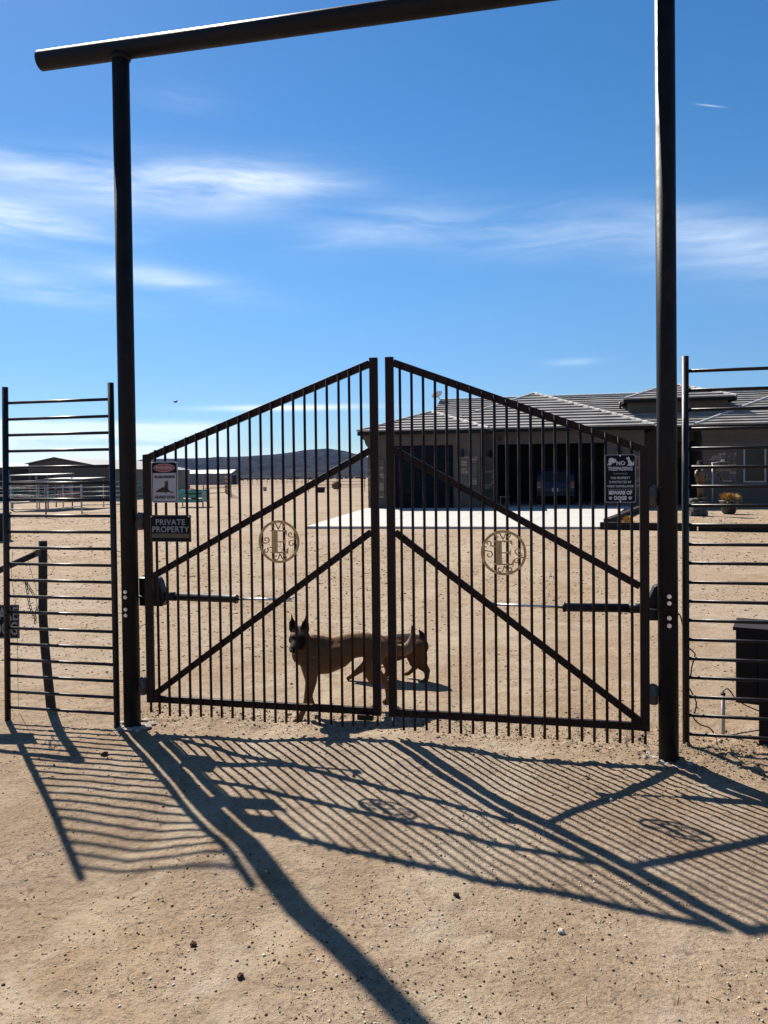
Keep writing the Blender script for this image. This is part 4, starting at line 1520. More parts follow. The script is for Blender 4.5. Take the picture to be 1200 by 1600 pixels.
plate('rule', rrect(w - 0.03, 0.0022, 0.001), M_letgrey, o, -0.0026, 0.0010, (0, -0.062))
text_mesh('BEWARE OF', 0.029, M_letter, 'lettering', o, (0, -0.0026, -0.083), 0.82, 0.0018)
text_mesh('DOGS', 0.029, M_letter, 'lettering', o, (0, -0.0026, -0.114), 0.86, 0.0018)
camp = [(-0.072, 0.080), (-0.066, 0.090), (-0.060, 0.088), (-0.066, 0.100), (-0.062, 0.116), (-0.050, 0.122), (-0.024, 0.112), (-0.020, 0.100), (-0.030, 0.092), (-0.044, 0.090), (-0.050, 0.080), (-0.060, 0.076), (-0.066, 0.082), (-0.071, 0.075)]
plate('camera_picture', list(reversed(camp)), M_letter, o, -0.0026, 0.0010)
dg = [(0.036, 0.074), (0.072, 0.074), (0.078, 0.082), (0.076, 0.102), (0.073, 0.102), (0.073, 0.088), (0.067, 0.094), (0.054, 0.108), (0.052, 0.120), (0.046, 0.128), (0.043, 0.122), (0.032, 0.120), (0.034, 0.113), (0.042, 0.108), (0.043, 0.096), (0.046, 0.084)]
plate('dog_picture', dg, M_letter, o, -0.0026, 0.0010)
for sx in (-1, 1):
    pw = MB()
    pw.prism(ell(0.0075, 0.006, 12), (sx * 0.055, -0.0026, -0.117), (1, 0, 0), (0, 0, 1), (0, 0.001, 0))
    for dx, dz in ((-0.008, 0.006), (-0.003, 0.010), (0.003, 0.010), (0.008, 0.006)):
        pw.prism(ell(0.0028, 0.0034, 8), (sx * 0.055 + dx, -0.0026, -0.117 + dz), (1, 0, 0), (0, 0, 1), (0, 0.001, 0))
    pw.build('paw_print', M_letter, o)
ties(o, ((0, h / 2 - 0.008), (0, -h / 2 + 0.008)))


# ------------------------------------------------------------------ side fence panels
def fence_panel(label, a, b, post_h, z_bot, z_top, pts_extra=(), n=20, lean=0.0):
    a, b = Vector(a), Vector(b)
    d = b - a
    L = d.length
    o = thing('fence_panel', label, 'fence panel', (a.x, a.y, 0), math.atan2(d.y, d.x), 'pipe fence panels beside the arch')
    for k, x in enumerate([0, L] + list(pts_extra)):
        MB().tube([(x, 0, gzs(a.x + d.x / L * x, a.y + d.y / L * x) - 0.08), (x + (lean if k == 0 else 0), 0, post_h)], 0.0205, 14).build('post', M_fence, o)
    xs = sorted([0, L] + list(pts_extra))
    for r in range(n):
        z = z_bot + (z_top - z_bot) * r / (n - 1)
        for i in range(len(xs) - 1):
            MB().tube([(xs[i] + 0.015 + (lean * z / post_h if i == 0 else 0), 0, z + random.uniform(-.002, .002)), (xs[i + 1] - 0.015, 0, z + random.uniform(-.002, .002))], 0.0104, 10).build('rail', M_fence, o)
    return o


FLa, FLb = G(12, 1125), G(183, 1137)
nf = Vector((0, 1, 0))
zt = PL(100, 627, (FLa + FLb) / 2, nf).z
zb = PL(100, 1110, (FLa + FLb) / 2, nf).z
fence_panel('dark pipe fence panel of close horizontal rails left of the arch', FLa, FLb, PL(9, 605, FLa, nf).z, zb, zt, (), 20, PL(9, 605, FLa, nf).x - FLa.x)
FRa = G(1072, 1172)
FRb = FRa + D_ * 1.9
zt = PL(1068, 580.5, FRa, N_).z
zb = PL(1073, 1147, FRa, N_).z
fence_panel('dark pipe fence panel of close horizontal rails right of the arch', FRa, FRb, PL(1062, 557, FRa, N_).z, zb, zt, (0.95,))

# ------------------------------------------------------------------ old wire fence behind the left panel
pb = onG(81, 1108)
o = thing('wooden_post', 'short crooked weathered post behind the left fence panel', 'post', pb)
cp = [PL(px, py, pb, nf) - pb for px, py in ((67, 845), (67, 900), (67, 960), (70, 1010), (75, 1060), (80, 1106))]
cp.append(cp[-1] + Vector((0.01, 0, -0.12)))
MB().tube(cp, [0.030, 0.031, 0.030, 0.031, 0.032, 0.034, 0.034], 12).build('trunk', M_wood, o)
pA, pB = PL(63, 863, pb, nf) - pb, PL(-60, 918, pb, nf) - pb
o2 = thing('brace_pole', 'slanted grey brace pole leaning on the crooked post', 'brace pole', pb)
MB().tube([pA + Vector((0.0, -0.035, 0)), pB + Vector((0, -0.02, 0)), pB + (pB - pA) * 3.2 + Vector((0, 0, -0.34))], 0.022, 12).build('pole', M_wood, o2)
MB().box(pA + Vector((0.006, -0.035, 0)), (0.03, 0.05, 0.05)).build('end_clamp', M_hinge, o2)
wf = thing('barbed_wire', 'thin barbed wire strands hanging beside the crooked post', 'wire', pb)


def wirepx(pts, name='strand', r=0.0016):
    q = [PL(px, py, pb - Vector((0, 0.04, 0)), nf) - pb for px, py in pts]
    MB().tube(q, r, 5).build(name, M_wire, wf)


wirepx([(-60, 905), (0, 907), (15, 905), (40, 906), (64, 903)])
wirepx([(20, 860), (18, 890), (19, 910), (24, 940), (27, 985), (28, 1060), (29, 1106)])
wirepx([(43, 873), (48, 890), (52, 905), (56, 915), (58, 950)])
wirepx([(74, 866), (82, 878), (85, 888), (80, 897), (73, 900)])
for (x, y) in ((18, 880), (46, 892), (24, 941), (28, 1010), (28, 1046), (54, 908)):
    c = PL(x, y, pb - Vector((0, 0.04, 0)), nf) - pb
    MB().tube([c + Vector((-.018, 0, .004)), c + Vector((.018, 0, -.004))], 0.0013, 4).tube([c + Vector((-.008, 0, -.014)), c + Vector((.008, 0, .014))], 0.0013, 4).build('barb', M_wire, wf)
# chain
ch = thing('chain', 'short steel chain dangling beside the crooked post', 'chain', pb)
link = MB()
pts = []
for k in range(17):
    a = 2 * math.pi * k / 16
    pts.append((math.cos(a) * 0.0085, 0, math.sin(a) * 0.017))
lk_me = MB().tube(pts, 0.0030, 6, cap=False).build('link', M_wire)
lme = lk_me.data
bpy.data.objects.remove(lk_me)


def chain_run(path, n):
    q = [PL(px, py, pb - Vector((0, 0.05, 0)), nf) - pb for px, py in path]
    seg = [(q[i + 1] - q[i]).length for i in range(len(q) - 1)]
    T = sum(seg)
    for k in range(n):
        t = (k + 0.5) / n * T
        i = 0
        while i < len(seg) - 1 and t > seg[i]:
            t -= seg[i]
            i += 1
        p = q[i].lerp(q[i + 1], t / seg[i])
        d = (q[i + 1] - q[i]).normalized()
        l = ob('link', lme, ch, p)
        l.rotation_mode = 'QUATERNION'
        l.rotation_quaternion = d.to_track_quat('Z', 'Y') @ Matrix.Rotation(R_(90 * (k % 2) + 20), 3, 'Z').to_quaternion()


chain_run([(40, 908), (43, 925), (46, 945), (50, 957), (55, 962), (55, 975)], 11)
chain_run([(40, 908), (48, 922), (53, 930), (58, 935)], 5)
chain_run([(59, 947), (56, 958)], 2)
# beware of dog sign
sc_c = PL(-4, 971.5, pb - Vector((0, 0.07, 0)), nf)
o = thing('sign', 'black beware of dog sign half cut off at the left edge', 'sign', sc_c, 0.0)
wS = (PL(30, 971, pb - Vector((0, 0.07, 0)), nf) - sc_c).x * 2
hS = 0.245
plate('plate', rrect(wS, hS, 0.006), M_signk, o, 0, 0.003)
bd = MB()
a, b = rrect(wS - 0.010, hS - 0.010, 0.005), rrect(wS - 0.018, hS - 0.018, 0.004)
n = len(a)
bd.add([(p[0], -0.0012, p[1]) for p in a] + [(p[0], -0.0012, p[1]) for p in b], [(i, (i + 1) % n, (i + 1) % n + n, i + n) for i in range(n)])
bd.build('border', M_letgrey, o)
text_mesh('BEWARE', 0.135, M_letgrey, 'lettering', o, (-0.004, -0.0016, 0.052), 0.58, 0.002)
text_mesh('OF DOG', 0.135, M_letgrey, 'lettering', o, (0.0, -0.0016, -0.055), 0.56, 0.002)
# dark box beyond the fence at the picture edge
p = onG(-4, 845)
o = thing('storage_box', 'dark box on the dirt cut off at the left edge', 'box', p)
MB().box((0, 0, 0.35), (0.5, 0.5, 0.7)).build('body', M_box, o, 0.02)
MB().box((0, 0, 0.72), (0.54, 0.54, 0.04)).build('lid', M_box, o, 0.01)


# ------------------------------------------------------------------ right: cabinet, conduit, cables
cb = onG(1204, 1158)
o = thing('utility_cabinet', 'dark brown utility cabinet behind the right fence panel, cut off by the frame', 'cabinet', cb, -0.50)
def cbl(px, py, off=0.0):
    P = PL(px, py, cb + N_ * off, N_) - cb
    return P.dot(D_), P.z
x0, zt_ = cbl(1153, 980)
_, zb_ = cbl(1153, 1093)
x2, _ = cbl(1188, 1100)
MB().box(((x0 + x2 + 0.32) / 2, 0.02, (zt_ + zb_) / 2), (x2 + 0.32 - x0, 0.30, zt_ - zb_)).build('body', M_box, o, 0.006)
MB().box(((x0 + x2 + 0.32) / 2, 0.015, zt_ + 0.008), (x2 + 0.35 - x0, 0.335, 0.022)).build('lid', M_box, o, 0.004)
MB().box((x2 + 0.17, -0.15, zt_ / 2 - 0.025), (0.34, 0.02, zt_ - 0.06)).build('front_board', M_box, o, 0.004)
MB().box((x2 + 0.16, 0.02, zb_ / 2), (0.26, 0.24, zb_)).build('pedestal', M_box, o, 0.004)
# conduit stub
cd = onG(1130, 1152)
o = thing('conduit_stub', 'short grey conduit pipe rising from the dirt by the cabinet', 'conduit', cd)
zc = PL(1129, 1083, cd, N_).z - cd.z
MB().tube([(0, 0, -0.05), (0, 0, zc)], 0.0115, 12).build('pipe', M_conduit, o)
MB().lathe([(0.014, zc - 0.012), (0.015, zc), (0.011, zc + 0.004)], 12).build('bushing', M_black, o)


def cable(label, pts, base, r, offs=0.0):
    q = [PL(px, py, base + N_ * offs, N_) for px, py in pts]
    # smooth
    out = []
    for i in range(len(q) - 1):
        p0, p1, p2, p3 = q[max(0, i - 1)], q[i], q[i + 1], q[min(len(q) - 1, i + 2)]
        for t in (0, 0.25, 0.5, 0.75):
            out.append(0.5 * ((2 * p1) + (p2 - p0) * t + (2 * p0 - 5 * p1 + 4 * p2 - p3) * t * t + (3 * p1 - p0 - 3 * p2 + p3) * t ** 3))
    out.append(q[-1])
    ob_ = MB().tube(out, r, 8).build('cable', M_cable)
    return tag(ob_, label, 'cable', 'cables by the right fence panel')


cable('black cable drooping out of the grey conduit to the cabinet', [(1129, 1084), (1131, 1079), (1136, 1076), (1141, 1080), (1150, 1092), (1165, 1102), (1186, 1111)], cd, 0.0042)
cable('black cable looping down beside the right fence post from the gate opener', [(1058, 958), (1064, 965), (1073, 1006), (1083, 1018), (1086, 1024), (1081, 1042), (1079, 1056), (1074, 1069), (1081, 1082), (1088, 1098), (1086, 1112), (1084, 1122), (1094, 1132), (1108, 1137), (1115, 1145)], FRa, 0.0042, 0.03)
cable('black cable lying on the dirt from the conduit toward the cabinet', [(1119, 1150), (1128, 1153), (1140, 1149), (1160, 1145), (1186, 1141)], cd, 0.0042)

# ------------------------------------------------------------------ loose stones, clods and straw on the dirt
def build_litter():
    rr = random.Random(21)
    mats = [pmat('pebble_dark', (0.055, 0.037, 0.026), 0.95, 0, 0.3, 20, 0, 1, 0.1), pmat('pebble_tan', (0.20, 0.15, 0.10), 0.95, 0, 0.25, 20, 0, 1, 0.1),
            pmat('pebble_pale', (0.42, 0.37, 0.30), 0.9, 0, 0.2, 20, 0, 1, 0.1)]
    gen = np.random.default_rng(21)

    def scatter(name, label, x, y, r, mi, sink=0.25, flat=0.75):
        n = len(x)
        v0 = np.array([tuple(q) for q in ICO[1][0]])
        f0 = np.array(ICO[1][1])
        nv = len(v0)
        a = gen.uniform(0, 6.283, n)
        ca, sa = np.cos(a), np.sin(a)
        st = gen.uniform(0.7, 1.35, (n, 1))
        rad = r[:, None] * (1 + gen.uniform(-0.30, 0.30, (n, nv)))
        px, py, pz = (v0[None, :, k] * rad for k in range(3))
        px = px * st
        X = px * ca[:, None] - py * sa[:, None] + x[:, None]
        Y = px * sa[:, None] + py * ca[:, None] + y[:, None]
        Z = pz * flat + (gz(x, y) + r * sink)[:, None]
        co = np.stack([X, Y, Z], -1).reshape(-1, 3)
        fc = (f0[None] + (np.arange(n) * nv)[:, None, None]).reshape(-1, 3)
        me = bpy.data.meshes.new(name)
        me.vertices.add(len(co))
        me.vertices.foreach_set('co', co.ravel())
        me.loops.add(fc.size)
        me.loops.foreach_set('vertex_index', fc.ravel().astype(np.int32))
        me.polygons.add(len(fc))
        me.polygons.foreach_set('loop_start', (np.arange(len(fc)) * 3).astype(np.int32))
        for q in mats:
            me.materials.append(q)
        me.polygons.foreach_set('material_index', np.repeat(mi, len(f0)).astype(np.int32))
        me.update(calc_edges=True)
        tag(ob(name, me), label, None, None, 'stuff')

    n1 = 42000
    y = 1.72 * (5.6 / 1.72) ** gen.random(n1)
    x = gen.uniform(-0.62, 0.62, n1) * (y + 0.3)
    dens = fbm(x * 1.3, y * 1.3, 55, 3) + 0.25 * gen.random(n1)
    keep = dens > -0.05
    x, y = x[keep], y[keep]
    n1 = len(x)
    r = 0.0011 + 0.0012 * gen.random(n1) ** 2 + 0.0045 * gen.random(n1) ** 9
    r[gen.random(n1) < 0.0016] *= 2.6
    scatter('pebbles', 'scattered pebbles and grit on the dirt in front of the gate', x, y, r, gen.choice(3, n1, p=(0.26, 0.48, 0.26)))
    n2 = 26000
    y = 5.2 * (34 / 5.2) ** gen.random(n2)
    x = gen.uniform(-0.60, 0.60, n2) * (y + 0.3)
    u = ((x - HO.x) * D_.x + (y - HO.y) * D_.y) / HS
    v = ((x - HO.x) * N_.x + (y - HO.y) * N_.y) / HS
    keep = (v < -0.6) & ~((u > -6) & (u < 10) & (v > -14.5)) & (fbm(x * 0.5, y * 0.5, 77, 3) + 0.3 * gen.random(n2) > -0.02)
    x, y = x[keep], y[keep]
    n2 = len(x)
    r = (0.0008 + 0.0014 * gen.random(n2) ** 2 + 0.0020 * gen.random(n2) ** 10) * y ** 0.78
    scatter('clods', 'small clods and droppings scattered over the yard behind the gate', x, y, r, gen.choice(3, n2, p=(0.42, 0.52, 0.06)), 0.05, 0.55)
    # loose crumbled soil along the gate line and around the right post
    n3 = 5200
    u = np.where(np.arange(n3) < 3000, gen.uniform(-0.1, 3.4, n3), gen.normal(3.9, 0.4, n3))
    v = np.where(np.arange(n3) < 3000, gen.normal(0.28, 0.16, n3), gen.normal(0.12, 0.22, n3))
    x = PL0.x + D_.x * u + N_.x * v
    y = PL0.y + D_.y * u + N_.y * v
    r = 0.0018 + 0.004 * gen.random(n3) ** 2 + 0.008 * gen.random(n3) ** 12
    scatter('crumbled_soil', 'crumbled loose soil along the gate line', x, y, r, gen.choice(3, n3, p=(0.20, 0.74, 0.06)), 0.3, 0.7)
    mb = MB()
    for k in range(420):
        y = 1.8 * (7 / 1.8) ** rr.random()
        x = rr.uniform(-0.6, 0.6) * y
        a = rr.uniform(0, 6.28)
        L = rr.uniform(0.008, 0.035)
        z = gzs(x, y) + 0.003
        d = Vector((math.cos(a), math.sin(a), rr.uniform(-.1, .2))) * L
        mb.tube([Vector((x, y, z)), Vector((x, y, z)) + d], rr.uniform(0.0007, 0.0016), 4)
    tag(mb.build('straw', pmat('straw_bits', (0.30, 0.21, 0.12), 0.9, 0, 0.4, 30)), 'bits of straw and twig on the dirt', None, None, 'stuff')
    # a few single stones one can pick out
    for px, py, r, mt, lab in ((163, 1180, 0.020, mats[0], 'dark clod lying among the shadow stripes left of the left post'),
                               (713, 1400, 0.013, mats[0], 'dark pebble near the middle of the sunlit foreground'),
                               (376, 1524, 0.013, mats[0], 'dark pebble left of the long post shadow'),
                               (877, 1461, 0.012, mats[2], 'pale wood chip on the dirt at lower right'),
                               (302, 1467, 0.012, mats[0], 'dark clod at the far left of the foreground')):
        p = onG(px, py)
        o = MB().blob((0, 0, r * 0.45), r, int(px), 0.3, 0.8, 0, 2).build('stone', mt)
        o.location = p
        tag(o, lab, 'stone')


build_litter()


# ------------------------------------------------------------------ dogs
def round_cone(mb, a, b, ra, rb, seg=10):
    a, b = Vector(a), Vector(b)
    d = b - a
    L = d.length
    if L < 1e-6:
        L = 1e-6
    d = d / L if L > 1e-6 else Vector((0, 0, 1))
    pts, rs = [], []
    for k in range(5):
        t = math.pi / 2 * k / 4
        pts.append(a - d * ra * math.cos(t))
        rs.append(max(1e-4, ra * math.sin(t)))
    pts.append(b)
    rs.append(rb)
    for k in range(1, 5):
        t = math.pi / 2 * k / 4
        pts.append(b + d * rb * math.sin(t))
        rs.append(max(1e-4, rb * math.cos(t)))
    mb.tube(pts, rs, seg)


def chain(mb, pts):
    for (p, r), (q, s) in zip(pts[:-1], pts[1:]):
        round_cone(mb, p, q, r, s)


def fused(mb, name, voxel, smooth_it):
    me = mb.mesh(name, [])
    o = bpy.data.objects.new(name, me)
    COL.objects.link(o)
    md = o.modifiers.new('r', 'REMESH')
    md.mode = 'VOXEL'
    md.voxel_size = voxel
    sm = o.modifiers.new('s', 'SMOOTH')
    sm.iterations = smooth_it
    sm.factor = 0.5
    dg = bpy.context.evaluated_depsgraph_get()
    out = bpy.data.meshes.new_from_object(o.evaluated_get(dg))
    bpy.data.objects.remove(o)
    bpy.data.meshes.remove(me)
    out.name = name
    out.polygons.foreach_set('use_smooth', [True] * len(out.polygons))
    return out


def fur_material(name):
    if name in MATS:
        return MATS[name]
    mt = bpy.data.materials.new(name)
    mt.use_nodes = True
    N = NT(mt.node_tree)
    b = mt.node_tree.nodes['Principled BSDF']
    at_ = N.n('ShaderNodeVertexColor', layer_name='coat')
    P = N.n('ShaderNodeTexCoord').outputs['Object']
    mp = N.n('ShaderNodeMapping')
    mp.inputs['Scale'].default_value = (1, 1, 2.5)
    N.lk(P, mp.inputs[0])
    f = N.noise(mp.outputs[0], 90, 5, 0.7)
    mul = N.n('ShaderNodeMix', data_type='RGBA', blend_type='MULTIPLY')
    mul.inputs[0].default_value = 1.0
    N.lk(at_.outputs['Color'], mul.inputs[6])
    g = N.n('ShaderNodeCombineColor')
    k = N.ramp(f, 0.3, 0.7, 0.72, 1.25)
    for i in range(3):
        N.lk(k, g.inputs[i])
    N.lk(g.outputs[0], mul.inputs[7])
    N.lk(mul.outputs[2], b.inputs['Base Color'])
    b.inputs['Roughness'].default_value = 0.75
    b.inputs['Specular IOR Level'].default_value = 0.08
    bp = N.n('ShaderNodeBump')
    bp.inputs['Strength'].default_value = 0.5
    bp.inputs['Distance'].default_value = 0.006
    N.lk(f, bp.inputs['Height'])
    N.lk(bp.outputs[0], b.inputs['Normal'])
    MATS[name] = mt
    return mt


def paint(me, fn):
    ca = me.color_attributes.new('coat', 'FLOAT_COLOR', 'POINT')
    n = len(me.vertices)
    co = np.zeros(n * 3)
    me.vertices.foreach_get('co', co)
    co = co.reshape(-1, 3)
    col = np.ones((n, 4))
    col[:, :3] = fn(co)
    ca.data.foreach_set('color', col.ravel())
    me.materials.append(fur_material('dog_fur'))


def build_dog1():
    fp, hp = G(461, 1125), G(592, 1106)          # standing fore paw, hind paws
    fwd = (fp - hp)
    fwd.z = 0
    fwd.normalize()
    side = Vector((-fwd.y, fwd.x, 0))             # left side of the dog
    pn = side
    base = (fp + hp) / 2

    def S(px, py, off=0.0):
        """point in the dog's vertical mid plane, moved sideways by off (+ = towards the camera)"""
        P = PL(px, py, base, pn)
        tocam = -1 if side.y > 0 else 1
        return P + side * off * tocam - base

    def gnd(P):
        return gzs(P.x + base.x, P.y + base.y)
    mb = MB()
    # trunk
    chain(mb, [(S(474, 1022), 0.082), (S(487, 1022), 0.112), (S(508, 1026), 0.122), (S(528, 1021), 0.108), (S(548, 1011), 0.082), (S(566, 1008), 0.083), (S(588, 1009), 0.090), (S(600, 1010), 0.075)])
    chain(mb, [(S(490, 1003), 0.055), (S(520, 1009), 0.058), (S(548, 1003), 0.062), (S(574, 1002), 0.064), (S(597, 1005), 0.05)])
    chain(mb, [(S(497, 1035), 0.085), (S(520, 1031), 0.072), (S(545, 1020), 0.05)])
    # shoulders + neck + head
    chain(mb, [(S(484, 1018), 0.085), (S(476, 1010, .01), 0.072), (S(470, 1003, .03), 0.062)])
    head = S(463.5, 993, 0.05)
    # head faces the camera, turned a little to its right (image left)
    hf = (Vector((-0.20, -1.0, -0.16))).normalized()
    hr = Vector((1, 0, 0)) - hf * hf.x
    hr.normalize()
    hu = hr.cross(hf)
    if hu.z < 0:
        hu = -hu

    def HD(x, y, z):
        return head + hr * x + hf * y + hu * z
    chain(mb, [(S(471, 1003, .03), 0.064), (HD(0.005, -0.03, -0.012), 0.064)])
    round_cone(mb, HD(0, -0.01, 0.012), HD(0, 0.03, 0.004), 0.062, 0.054)
    round_cone(mb, HD(0.028, 0.015, -0.015), HD(-0.028, 0.015, -0.015), 0.040, 0.040)
    chain(mb, [(HD(0, 0.04, -0.008), 0.043), (HD(0, 0.09, -0.024), 0.033), (HD(0, 0.145, -0.032), 0.025)])
    chain(mb, [(HD(0, 0.05, -0.034), 0.030), (HD(0, 0.13, -0.050), 0.017)])
    for e in (-1, 1):
        round_cone(mb, HD(e * 0.030, 0.042, 0.030), HD(e * 0.022, 0.058, 0.026), 0.012, 0.010)
    # ears: flattened tall cones
    for e in (-1, 1):
        b0 = HD(e * 0.040, -0.012, 0.045)
        tip = HD(e * 0.052, -0.016, 0.160)
        for w in (-0.014, 0.0, 0.014):
            round_cone(mb, b0 + hr * w * 1.3, b0.lerp(tip, 0.45) + hr * w, 0.016, 0.0125, 8)
        round_cone(mb, b0.lerp(tip, 0.4), tip, 0.0165, 0.0045, 8)
    # fore legs
    chain(mb, [(S(480, 1036, .055), 0.066), (S(482, 1060, .06), 0.043), (S(479, 1076, .06), 0.034), (S(475, 1094, .06), 0.025), (S(470, 1106, .06), 0.022), (S(464.5, 1118, .06), 0.022)])
    chain(mb, [(S(464.5, 1119, .06), 0.024), (S(457, 1123.5, .06), 0.021)])
    chain(mb, [(S(490, 1038, -.05), 0.060), (S(492, 1060, -.06), 0.040), (S(489, 1078, -.06), 0.030), (S(487.5, 1092, -.06), 0.024), (S(492, 1103, -.06), 0.019), (S(496.5, 1111, -.06), 0.019)])
    # hind legs: near one under the body, far one stretched back
    chain(mb, [(S(584, 1012, .045), 0.085), (S(578, 1030, .06), 0.070), (S(571, 1043, .065), 0.050), (S(577, 1058, .065), 0.036), (S(586, 1072, .065), 0.025), (S(584, 1086, .065), 0.020), (S(581, 1098, .065), 0.021)])
    chain(mb, [(S(581, 1100, .065), 0.023), (S(574, 1103.5, .065), 0.020)])
    chain(mb, [(S(588, 1014, -.045), 0.080), (S(588, 1034, -.06), 0.062), (S(587, 1046, -.06), 0.046), (S(598, 1058, -.06), 0.033), (S(609, 1070, -.06), 0.024), (S(611, 1086, -.06), 0.019), (S(612, 1095, -.06), 0.020)])
    chain(mb, [(S(612, 1097, -.06), 0.022), (S(605.5, 1100, -.06), 0.018)])
    # tail: down, out and up in a hook
    chain(mb, [(S(602, 1003), 0.036), (S(610, 1010), 0.035), (S(619, 1015), 0.042), (S(630, 1016), 0.046), (S(639, 1011), 0.042), (S(644, 1002), 0.034), (S(645.5, 991), 0.022), (S(643.5, 977), 0.006)])
    me = fused(mb, 'dog', 0.0075, 5)
    hv = np.array(head)
    fn_ = np.array(hf)
    hun = np.array(hu)
    tl = np.array(S(630, 1018))
    fw = np.array(fwd)

    def coat(co):
        n = len(co)
        base_c = np.tile(np.array([0.135, 0.068, 0.031]), (n, 1))
        nz = fbm(co[:, 0] * 25 + co[:, 1] * 13, co[:, 2] * 25, 4, 3)
        # darker ticked back
        top = np.clip((co[:, 2] - 0.50) / 0.10 + nz * 0.8, 0, 1)[:, None]
        c = base_c * (1 - 0.45 * top)
        # pale underside
        low = np.clip((0.40 - co[:, 2]) / 0.10, 0, 1) * np.clip((co[:, 2] - 0.24) / 0.06, 0, 1)
        c = c * (1 + 0.25 * low[:, None])
        # black mask and ears
        rel = co - hv
        f = rel @ fn_
        u = rel @ hun
        r = np.linalg.norm(rel, axis=1)
        mask = np.clip((f - 0.012) / 0.02, 0, 1) * (r < 0.20) * (u > -0.085) * np.clip((0.036 - u) / 0.012, 0, 1)
        ear = np.clip((u - 0.052) / 0.015, 0, 1) * (r < 0.24) * (np.abs(f) < 0.09)
        dk = np.maximum(mask, ear)[:, None]
        c = c * (1 - dk) + np.array([0.007, 0.006, 0.006]) * dk
        # sunlit forehead, painted paler into the coat
        fh = np.clip((u - 0.028) / 0.015, 0, 1) * np.clip((0.07 - u) / 0.015, 0, 1) * np.clip((f - 0.01) / 0.02, 0, 1) * (r < 0.12)
        c = c * (1 - fh[:, None] * .6) + np.array([0.22, 0.16, 0.11]) * fh[:, None] * .6
        # tail: pale brush with dark tip
        dt = (co - tl) @ (-fw)
        tail = np.clip((dt + 0.05) / 0.05, 0, 1)
        tip = np.clip((co[:, 2] - (tl[2] + 0.14)) / 0.03, 0, 1) * tail
        c = c * (1 - 0.5 * tail[:, None]) + np.array([0.22, 0.16, 0.105]) * 0.5 * tail[:, None]
        c = c * (1 - 0.85 * tip[:, None])
        return np.clip(c, 0.004, 1)
    paint(me, coat)
    o = ob('dog', me)
    o.location = base
    tag(o, 'fawn shepherd dog with black mask facing the camera behind the left gate leaf', 'dog')
    # nose and eyes
    MB().blob(HD(0, 0.172, -0.026), 0.0125, 1, 0.05, 0.8, 0, 2).build('nose', pmat('dog_nose', (0.03, 0.028, 0.03), 0.25), o)
    for e in (-1, 1):
        MB().blob(HD(e * 0.029, 0.056, 0.022), 0.0085, 1, 0.0, 1, 0, 2).build('eye', pmat('dog_eye', (0.02, 0.012, 0.008), 0.08), o)


build_dog1()


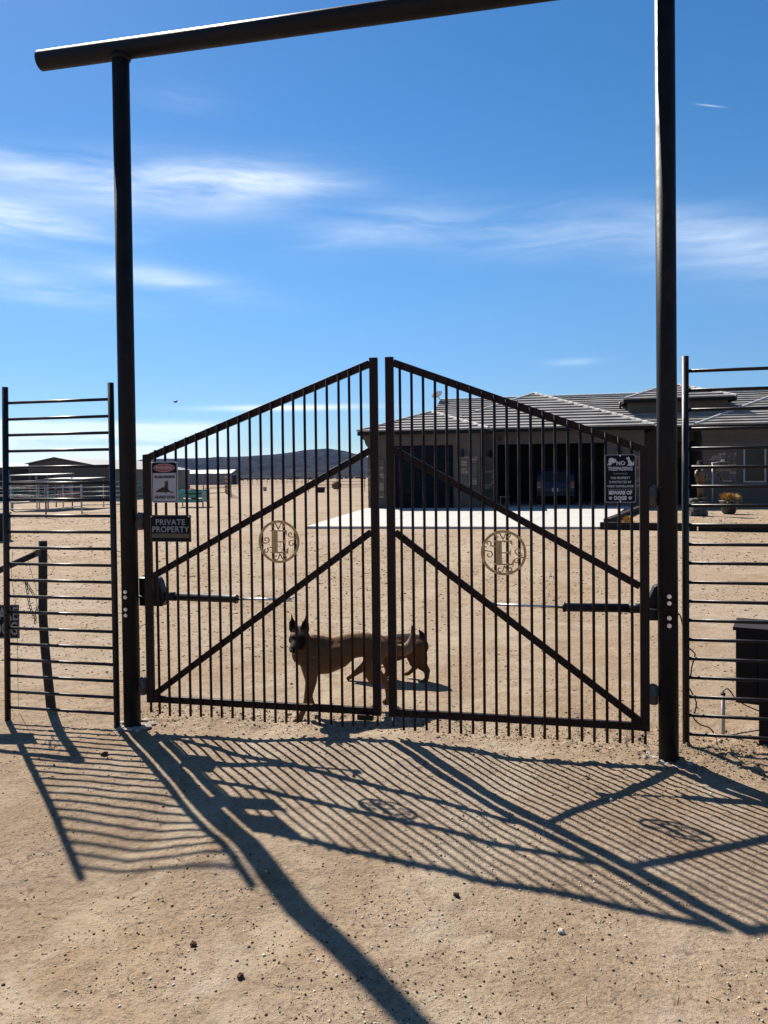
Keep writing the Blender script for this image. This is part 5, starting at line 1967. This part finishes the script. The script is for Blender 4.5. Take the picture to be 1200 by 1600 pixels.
def build_dog2():
    fp, hp = G(548, 1060), G(665, 1063)
    base = (fp + hp) / 2
    fwd = (fp - hp).normalized()
    side = Vector((-fwd.y, fwd.x, 0))

    def S(px, py, off=0.0):
        P = PL(px, py, base, side)
        return P + side * off * (-1 if side.y > 0 else 1) - base
    mb = MB()
    chain(mb, [(S(585, 1016), 0.085), (S(600, 1017), 0.112), (S(618, 1013), 0.105), (S(636, 1009), 0.092), (S(650, 1008), 0.090), (S(657, 1010), 0.070)])
    chain(mb, [(S(600, 1005), 0.06), (S(622, 1002), 0.062), (S(645, 1001), 0.060)])
    # neck and lowered head
    chain(mb, [(S(588, 1012), 0.085), (S(572, 1012), 0.066), (S(562, 1014), 0.060)])
    chain(mb, [(S(560, 1014), 0.062), (S(550, 1018), 0.045), (S(540, 1023), 0.028)])
    for e in (-1, 1):
        round_cone(mb, S(563, 1005, e * 0.035), S(568, 995, e * 0.045), 0.020, 0.006, 8)
    # fore legs: one reaching forward, one under
    chain(mb, [(S(583, 1024, .05), 0.062), (S(573, 1037, .055), 0.040), (S(561, 1046, .055), 0.028), (S(552, 1053, .055), 0.020), (S(546, 1057, .055), 0.020)])
    chain(mb, [(S(600, 1026, -.05), 0.060), (S(603, 1040, -.055), 0.036), (S(605, 1050, -.055), 0.024), (S(602, 1058, -.055), 0.022), (S(598, 1060, -.055), 0.019)])
    # hind legs
    chain(mb, [(S(652, 1012, .04), 0.085), (S(657, 1026, .055), 0.066), (S(660, 1036, .055), 0.046), (S(668, 1045, .055), 0.028), (S(668, 1055, .055), 0.020), (S(666, 1061, .055), 0.021), (S(660, 1063, .055), 0.018)])
    chain(mb, [(S(648, 1014, -.04), 0.080), (S(645, 1028, -.055), 0.060), (S(645, 1037, -.055), 0.040), (S(650, 1042, -.055), 0.027), (S(643, 1050, -.055), 0.020), (S(637, 1055, -.055), 0.019), (S(633, 1056, -.055), 0.017)])
    # tail swung up over the croup
    chain(mb, [(S(658, 1004), 0.030), (S(661, 997), 0.026), (S(659, 990), 0.020), (S(655, 985), 0.010)])
    me = fused(mb, 'dog', 0.0085, 5)

    def coat(co):
        n = len(co)
        nz = fbm(co[:, 0] * 22, co[:, 2] * 22, 14, 3)
        c = np.tile(np.array([0.10, 0.046, 0.019]), (n, 1))
        sad = np.clip((co[:, 2] - 0.315) / 0.05 + nz * 0.9, 0, 1)[:, None]
        return np.clip(c * (1 - sad) + np.array([0.012, 0.010, 0.009]) * sad, 0.008, 1)
    paint(me, coat)
    o = ob('dog', me)
    o.location = base
    tag(o, 'smaller dark-backed brown dog walking behind the fawn dog', 'dog')


build_dog2()

# ------------------------------------------------------------------ bird in the sky
bp_ = CC + ray(274, 628) * 60
o = MB()
o.tube([(-0.20, 0, 0), (-0.05, 0, 0.0), (0.10, 0, 0.01), (0.2, 0, 0.03)], [0.02, 0.07, 0.06, 0.02], 8)
o.add([(-0.05, 0.0, 0.03), (0.08, 0.0, 0.03), (0.02, 0.32, 0.12), (-0.08, 0.30, 0.11), (-0.05, 0.0, 0.01), (0.08, 0, 0.01)], [(0, 1, 2, 3), (4, 3, 2, 5), (0, 3, 4), (1, 5, 2)])
o.add([(-0.05, 0.0, 0.03), (0.08, 0.0, 0.03), (0.02, -0.32, 0.12), (-0.08, -0.30, 0.11), (-0.05, 0.0, 0.01), (0.08, 0, 0.01)], [(0, 1, 2, 3), (4, 3, 2, 5), (0, 3, 4), (1, 5, 2)])
q = o.build('bird', M_bird)
q.location = bp_
q.rotation_euler = (0, 0, 1.0)
tag(q, 'small dark bird flying above the left gate leaf', 'bird')


# ------------------------------------------------------------------ air
def build_haze():
    mb = MB().box((0, 2100, 39.5), (6000, 5400, 115))
    mt = bpy.data.materials.new('haze')
    mt.use_nodes = True
    t = mt.node_tree
    t.nodes.clear()
    out = t.nodes.new('ShaderNodeOutputMaterial')
    v = t.nodes.new('ShaderNodeVolumePrincipled')
    v.inputs['Color'].default_value = (0.16, 0.42, 1.0, 1)
    v.inputs['Density'].default_value = 0.000032
    v.inputs['Anisotropy'].default_value = 0.3
    t.links.new(v.outputs[0], out.inputs['Volume'])
    tag(mb.build('haze', mt), 'thin desert air haze', None, None, 'stuff')


build_haze()
